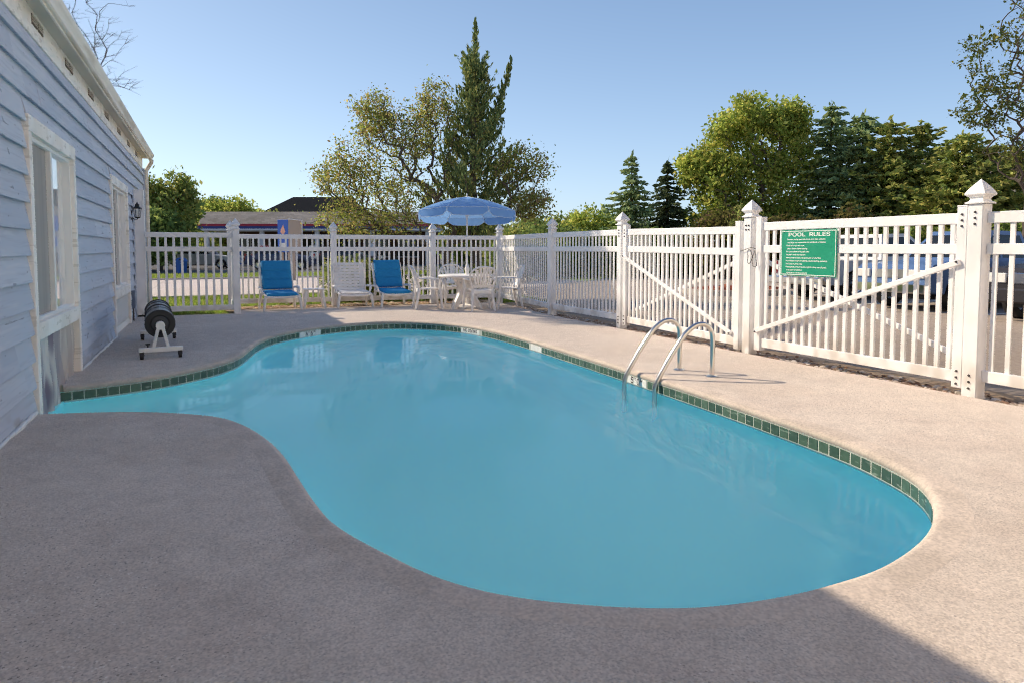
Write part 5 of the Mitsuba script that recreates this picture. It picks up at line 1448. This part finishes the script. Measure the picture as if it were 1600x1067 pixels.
for k in range(6):
    x_ = 2.2 + k * (Ls - 5) / 5
    wn = part(SB, "window", sp_(bx(x_ - 0.95, x_ + 0.95, 5.16, 5.199, 0.7, 2.3)), "station_glass")
    part(wn, "frame", sp_(cat([bx(x_ - 1.0, x_ + 1.0, 5.13, 5.159, 2.3, 2.38), bx(x_ - 1.0, x_ + 1.0, 5.13, 5.159, 0.62, 0.7), bx(x_ - 0.03, x_ + 0.03, 5.131, 5.159, 0.7, 2.3)])), "fascia_white")
for k, (x_, bs, lab) in enumerate([(3.4, "bin_blue", "blue fuel pump at the left end of the filling station"), (5.6, "fascia_red", "red and white fuel pump seen through the small gate"), (9.5, "paint_white", "white fuel pump right of the small gate")]):
    pp = thing("fuel_pump", lab, "fuel pump", None)
    part(pp, "body", sp_(cbx(x_ - 0.35, x_ + 0.35, -1.2, -0.75, 0, 1.6, 0.03)), bs)
    part(pp, "display", sp_(bx(x_ - 0.25, x_ + 0.25, -1.215, -1.201, 1.1, 1.45)), "station_glass")
    part(pp, "plinth", sp_(cbx(x_ - 0.6, x_ + 0.6, -1.5, -0.5, 0, 0.15, 0.02)).apply_translation([0, 0, -0.002]), "kerb_concrete")
# blue totem sign
TS = thing("roadside_sign", "blue roadside sign with an orange flame emblem beyond the back fence", "sign")
tz = gpos(-0.3345, 29.5)
fx = RT * 0.94 + FH * -0.34; fy = np.array([-fx[1], fx[0], 0.0])
MT = np.eye(4); MT[:3, 0], MT[:3, 1], MT[:3, 3] = fx, fy, [tz[0], tz[1], tz[2]]
part(TS, "cabinet", cbx(-0.28, 0.28, 0.0, 0.22, 1.20, 2.60, 0.01).apply_transform(MT), "sign_blue")
part(TS, "side", cbx(0.281, 0.30, 0.0, 0.9, 1.20, 2.60, 0.004).apply_transform(MT), "sign_pole")
part(TS, "frame_rod", cat([bar((0.3, 0.9, 1.1), (0.3, 0.9, 2.62), 0.05, 0.05), bar((0.3, 0.0, 2.62), (0.3, 0.9, 2.60), 0.04, 0.04)]).apply_transform(MT), "fascia_white")
fl = Polygon([(0, 0), (0.09, 0.03), (0.13, 0.12), (0.09, 0.22), (0.05, 0.30), (0.03, 0.40), (-0.03, 0.30), (-0.10, 0.2), (-0.13, 0.1), (-0.08, 0.02)])
fm = extrude(fl, 0.008).apply_transform(np.array([[1, 0, 0, 0], [0, 0, 1, -0.008], [0, 1, 0, 1.98], [0, 0, 0, 1.0]])); fm.fix_normals()
part(TS, "emblem", fm.apply_transform(MT), "emblem")
part(TS, "stripe", cat([bx(-0.2, 0.2, -0.006, -0.001, 1.90, 1.93), bx(-0.1, 0.12, -0.006, -0.001, 1.35, 1.6)]).apply_transform(MT), "lamp_clear")
part(TS, "post", cat([cbx(0.18, 0.42, 0.05, 0.28, -0.3, 1.199, 0.01), cbx(-0.20, -0.10, 0.05, 0.15, -0.3, 1.199, 0.005)]).apply_transform(MT), "sign_pole")
# blue bin
bn = thing("litter_bin", "small blue litter bin on the verge seen through the small gate", "bin")
bb = gpos(-0.484, 38.5)
part(bn, "body", lathe([(0.0001, 0), (0.26, 0), (0.30, 0.62), (0.0001, 0.62)], 16, bb), "bin_blue", 40)
part(bn, "lid", lathe([(0.33, 0.621), (0.33, 0.68), (0.22, 0.82), (0.0001, 0.88)], 16, bb), "bin_blue", 40)
part(bn, "flap", bx(-0.12, 0.12, -0.302, -0.27, 0.68, 0.78).apply_translation(bb), "station_glass")
# house with the dark hip roof
def hip(name, label, c, w, d, h, rh, wallm, roofm, ang, ridge=0.35, win=True, over=0.5):
    k = thing(name, label, "building")
    M = yawM(c[0], c[1], ang)
    part(k, "wall", bx(-w / 2, w / 2, -d / 2, d / 2, GZ - 0.3, h).apply_transform(M), wallm)
    o = over
    V = [(-w / 2 - o, -d / 2 - o, h + 0.01), (w / 2 + o, -d / 2 - o, h + 0.01), (w / 2 + o, d / 2 + o, h + 0.01), (-w / 2 - o, d / 2 + o, h + 0.01), (-w / 2 * ridge, 0, h + rh), (w / 2 * ridge, 0, h + rh), (w / 2 * ridge, 0.4, h + rh), (-w / 2 * ridge, 0.4, h + rh)]
    rf_ = trimesh.convex.convex_hull(np.array(V, float)).apply_transform(M)
    rk = part(k, "roof", rf_, roofm)
    part(k, "fascia", cat([bx(-w / 2 - o, w / 2 + o, -d / 2 - o - 0.03, -d / 2 - o - 0.001, h - 0.15, h + 0.06), bx(-w / 2 - o - 0.03, -w / 2 - o - 0.001, -d / 2 - o, d / 2 + o, h - 0.15, h + 0.06)]).apply_transform(M), "fascia_white")
    if win:
        for x_ in np.linspace(-w / 2 + 2, w / 2 - 2, max(2, int(w / 4))):
            wn = part(k, "window", bx(x_ - 0.6, x_ + 0.6, -d / 2 - 0.03, -d / 2 - 0.001, h - 2.0, h - 0.7).apply_transform(M), "station_glass")
            part(wn, "frame", cat([bx(x_ - 0.7, x_ + 0.7, -d / 2 - 0.05, -d / 2 - 0.031, h - 0.7, h - 0.6), bx(x_ - 0.7, x_ + 0.7, -d / 2 - 0.05, -d / 2 - 0.031, h - 2.1, h - 2.0)]).apply_transform(M), "fascia_white")
    return k
c_ = gpos(-0.278, 95)
hip("distant_house", "distant building with a dark hip roof above the filling station", c_, 14, 12, 5.2, 3.2, "station_brick", "shingle_dark", -YAW, 0.55)
c_ = gpos(0.86, 52)
hip("stone_house", "tan stone building with a wide grey-brown roof behind the conifers at the right edge", c_, 34, 14, 3.9, 4.4, "stone_wall", "shingle_tan", -YAW - 0.25, 0.75)

# ---------------------------------------------------------------- parked vehicles
def wheel(k, x, y, r_, M, side):
    key = part(k, "wheel", lathe([(r_ * 0.62, -0.10), (r_ * 0.95, -0.10), (r_, -0.07), (r_, 0.07), (r_ * 0.95, 0.10), (r_ * 0.62, 0.10)], 28).apply_transform(trimesh.transformations.rotation_matrix(math.pi / 2, [1, 0, 0])).apply_translation((x, y, r_)).apply_transform(M), "black_rubber", 40)
    sp5 = [bar((0, 0, 0), (r_ * 0.6 * math.cos(a), 0, r_ * 0.6 * math.sin(a)), 0.09, 0.05) for a in np.arange(5) * 2 * math.pi / 5]
    rim = cat([lathe([(0.0001, -0.03), (r_ * 0.18, -0.03), (r_ * 0.18, 0.03), (0.0001, 0.03)], 14).apply_transform(trimesh.transformations.rotation_matrix(math.pi / 2, [1, 0, 0])), lathe([(r_ * 0.55, -0.05), (r_ * 0.64, -0.08), (r_ * 0.64, 0.08), (r_ * 0.55, 0.05)], 28).apply_transform(trimesh.transformations.rotation_matrix(math.pi / 2, [1, 0, 0]))] + sp5)
    part(key, "rim", rim.apply_translation((x, y + side * 0.05, r_)).apply_transform(M), "chrome", 30)
def vehicle(name, label, catg, M, prof, cabin, width, paint, wheels, wr, lamps, bumpers, bed=None):
    """local: x forward along the length from 0, y across, z up. prof: side outline of the body; cabin: outline of the greenhouse"""
    k = thing(name, label, catg, "vehicles parked beyond the double gate" if catg != "car" else None)
    body = Polygon(prof)
    for wx in wheels:
        from shapely.geometry import Point
        body = body.difference(Point(wx, wr).buffer(wr * 1.18, quad_segs=10))
    def slab(poly, w, inset=0.0):
        m = extrude(poly, w)
        m.apply_transform(np.array([[1, 0, 0, 0], [0, 0, -1, w / 2], [0, 1, 0, 0], [0, 0, 0, 1.0]]))
        m.fix_normals()
        return m
    b_ = slab(body, width)
    v = np.array(b_.vertices)
    zmid = 0.65
    v[:, 1] *= 1 - 0.05 * np.clip((v[:, 2] - zmid) / 0.5, 0, 1) ** 2 - 0.05 * np.clip((zmid - v[:, 2]) / 0.5, 0, 1) ** 2
    b_.vertices = v
    part(k, "body", b_.apply_transform(M), paint, 25)
    if bed:
        x0_, x1_, zt_ = bed
        part(k, "bed", cat([bx(x0_ + 0.06, x1_ - 0.04, -width / 2 + 0.10, width / 2 - 0.10, zt_ - 0.001, zt_ + 0.004)]).apply_transform(M), "black_rubber")
    cb_ = Polygon(cabin)
    cm = slab(cb_, width * 0.93)
    v = np.array(cm.vertices); zb, zt = v[:, 2].min(), v[:, 2].max()
    v[:, 1] *= 1 - 0.20 * (v[:, 2] - zb) / (zt - zb)
    cm.vertices = v
    part(k, "cabin", cm.apply_transform(M), paint, 25)
    # glazing: side windows, windscreen and rear window as dark panes 4 mm proud
    xs = np.array(cabin)
    zb, zt = xs[:, 1].min(), xs[:, 1].max()
    def cabin_y(z_): return width * 0.93 / 2 * (1 - 0.20 * (z_ - zb) / (zt - zb)) + 0.004
    inner = cb_.buffer(-0.09, join_style=2)
    mids = np.linspace(xs[:, 0].min(), xs[:, 0].max(), 3)
    for s in (-1, 1):
        for a_, e_ in zip(mids[:-1], mids[1:]):
            pc = inner.intersection(sbox(a_ + 0.035, 0, e_ - 0.035, 9))
            if pc.is_empty: continue
            vv, ff = trimesh.creation.triangulate_polygon(pc, engine="earcut")
            V3 = np.stack([vv[:, 0], s * cabin_y(vv[:, 1]), vv[:, 1]], 1)
            part(k, "side_window", trimesh.Trimesh(V3, ff, process=False).apply_transform(M), "car_glass")
    for nm, (i0, i1) in (("rear_window", (0, 1)), ("windscreen", (3, 2))):
        a_, e_ = np.array(cabin[i0], float), np.array(cabin[i1], float)
        d_ = e_ - a_; nrm = np.array([-d_[1], d_[0]]) if nm == "rear_window" else np.array([d_[1], -d_[0]])
        nrm = nrm / np.linalg.norm(nrm) * 0.006
        lo, hi = a_ + d_ * 0.12 + nrm, a_ + d_ * 0.86 + nrm
        yl, yh_ = cabin_y(lo[1]) - 0.10, cabin_y(hi[1]) - 0.09
        part(k, nm, trimesh.Trimesh([(lo[0], -yl, lo[1]), (lo[0], yl, lo[1]), (hi[0], yh_, hi[1]), (hi[0], -yh_, hi[1])], [[0, 1, 2], [0, 2, 3]], process=False).apply_transform(M), "car_glass")
    for wx in wheels:
        for s in (-1, 1):
            wheel(k, wx, s * (width / 2 - 0.11), wr, M, s)
    part(k, "chassis", bx(0.3, max(p_[0] for p_ in prof) - 0.3, -width / 2 + 0.25, width / 2 - 0.25, wr * 0.7, 0.62).apply_transform(M), "black_rubber")
    for (x_, y_, z_, dx, dy, dz, bs, nm) in lamps:
        part(k, nm, cbx(x_ - dx, x_ + dx, y_ - dy, y_ + dy, z_ - dz, z_ + dz, 0.012).apply_transform(M), bs)
    for (x_, z_, dx, dz, bs) in bumpers:
        part(k, "bumper", cbx(x_ - dx, x_ + dx, -width / 2 - 0.01, width / 2 + 0.01, z_ - dz, z_ + dz, 0.03).apply_transform(M), bs)
    return k
PICK = [(0.0, 0.55), (0.0, 1.02), (1.95, 1.05), (3.6, 1.08), (5.0, 1.0), (5.18, 0.85), (5.2, 0.50), (4.9, 0.38), (0.2, 0.42)]
PCAB = [(1.95, 1.04), (2.12, 1.72), (3.05, 1.74), (3.85, 1.06)]
SUVP = [(0.0, 0.50), (0.02, 1.05), (3.3, 1.08), (4.55, 0.98), (4.72, 0.80), (4.72, 0.45), (4.4, 0.36), (0.15, 0.38)]
SUVC = [(0.06, 1.04), (0.28, 1.78), (2.7, 1.80), (3.55, 1.06)]
def vM(x, y, ang):
    M = trimesh.transformations.rotation_matrix(math.radians(ang), [0, 0, 1]); M[:3, 3] = [x, y, GZ - 0.03]; return M
def rear_l(w):
    return [(0.0, s * (w / 2 - 0.13), 0.85, 0.03, 0.10, 0.17, "tail_red", "tail_light") for s in (-1, 1)] + [(0.0, 0.0, 0.60, 0.02, 0.16, 0.07, "lamp_clear", "number_plate")]
def front_l(w, L_):
    return [(L_, s * (w / 2 - 0.25), 0.80, 0.03, 0.19, 0.09, "lamp_clear", "headlight") for s in (-1, 1)] + [(L_ + 0.005, 0, 0.80, 0.015, 0.42, 0.10, "chrome", "grille")]
vehicle("parked_pickup", "silver pickup truck parked behind the green sign, tail lamps towards the pool", "pickup", vM(14.0, 13.3, -4), PICK, PCAB, 1.86, "paint_silver", (1.05, 4.25), 0.37, rear_l(1.86) + front_l(1.86, 5.2), [(-0.08, 0.52, 0.09, 0.10, "chrome"), (5.2, 0.50, 0.08, 0.11, "chrome")], (0.0, 1.9, 1.03))
vehicle("parked_pickup", "blue pickup truck with a chrome bumper parked left of the nearest fence post", "pickup", vM(18.8, 9.98, 176), PICK, PCAB, 1.86, "paint_blue", (1.05, 4.25), 0.37, rear_l(1.86) + front_l(1.86, 5.2), [(-0.08, 0.52, 0.09, 0.10, "chrome"), (5.2, 0.50, 0.08, 0.11, "chrome")], (0.0, 1.9, 1.03))
vehicle("parked_suv", "dark sport utility car parked at the right edge of the photo", "suv", vM(18.0, 6.95, 176), SUVP, SUVC, 1.84, "paint_dark", (0.95, 3.85), 0.37, rear_l(1.84) + front_l(1.84, 4.72), [(-0.05, 0.50, 0.08, 0.13, "paint_dark"), (4.72, 0.48, 0.08, 0.13, "paint_dark")])
CARP = [(0.0, 0.45), (0.03, 0.88), (0.7, 0.95), (3.1, 0.93), (4.25, 0.78), (4.4, 0.62), (4.38, 0.36), (4.1, 0.28), (0.2, 0.30)]
CARC = [(0.55, 0.92), (1.15, 1.38), (2.35, 1.40), (3.2, 0.91)]
for (px, Z, ang, paint, lab) in [(-0.385, 44.5, 5, "paint_navy", "dark blue car on the forecourt seen above the left blue chair"), (-0.285, 45.5, 2, "paint_dark", "black car on the forecourt behind the bare chair"), (-0.50, 46.5, 8, "paint_silver", "grey car on the forecourt seen through the small gate")]:
    q = gpos(px, Z)
    vehicle("parked_car", lab, "car", vM(q[0], q[1], ang - 24), CARP, CARC, 1.74, paint, (0.85, 3.5), 0.31, rear_l(1.74)[:2] + front_l(1.74, 4.38), [(-0.02, 0.45, 0.06, 0.10, paint), (4.4, 0.44, 0.06, 0.10, paint)])

# red mulch island on the parking lot
isl = np.array([(13.0, 15.6), (14.2, 14.9), (15.6, 15.3), (16.6, 16.6), (15.6, 17.6), (14.0, 17.4), (13.1, 16.6)])
il = smooth_loop(isl, 60)
ik = thing("mulch_island", "kerbed island of red bark mulch on the parking lot", "planting island")
kr = Polygon(il).buffer(0.13).difference(Polygon(il))
part(ik, "kerb", extrude(kr, 0.17).apply_translation((0, 0, GZ - 0.04)), "kerb_concrete")
ip = Polygon(il)
def isamp(r, n):
    p = np.empty((0, 2))
    while len(p) < n:
        q = np.stack([r.uniform(12.8, 17, n), r.uniform(14.8, 17.8, n)], 1)
        p = np.vstack([p, q[contains_xy(ip.buffer(-0.06), q[:, 0], q[:, 1])]])
    return p[:n]
m, c = scatter_chips(4500, isamp, 0.045, [(0.26, 0.07, 0.04), (0.34, 0.11, 0.06), (0.18, 0.05, 0.03)], 0.5, 8, GZ + 0.05)
put(mesh(m, "red_mulch", color=c), "mulch", ik, kind="stuff")
part(ik, "soil", poly_sheet(ip.buffer(-0.01), GZ + 0.05), "bed_soil")
ylt = gpos(0.352, 20.6)
it = np.array([15.2, 16.5, 0.0])
tree("sapling", "thin young tree on the red mulch island behind the left gate leaf", None, it, (0, 0, 1.1), [((0, 0, 1.9), (0.6, 0.6, 0.7))], 40, 900, 0.07, MIXED, 0.03, 95, sig=0.12)
for k in list(scene):
    pass
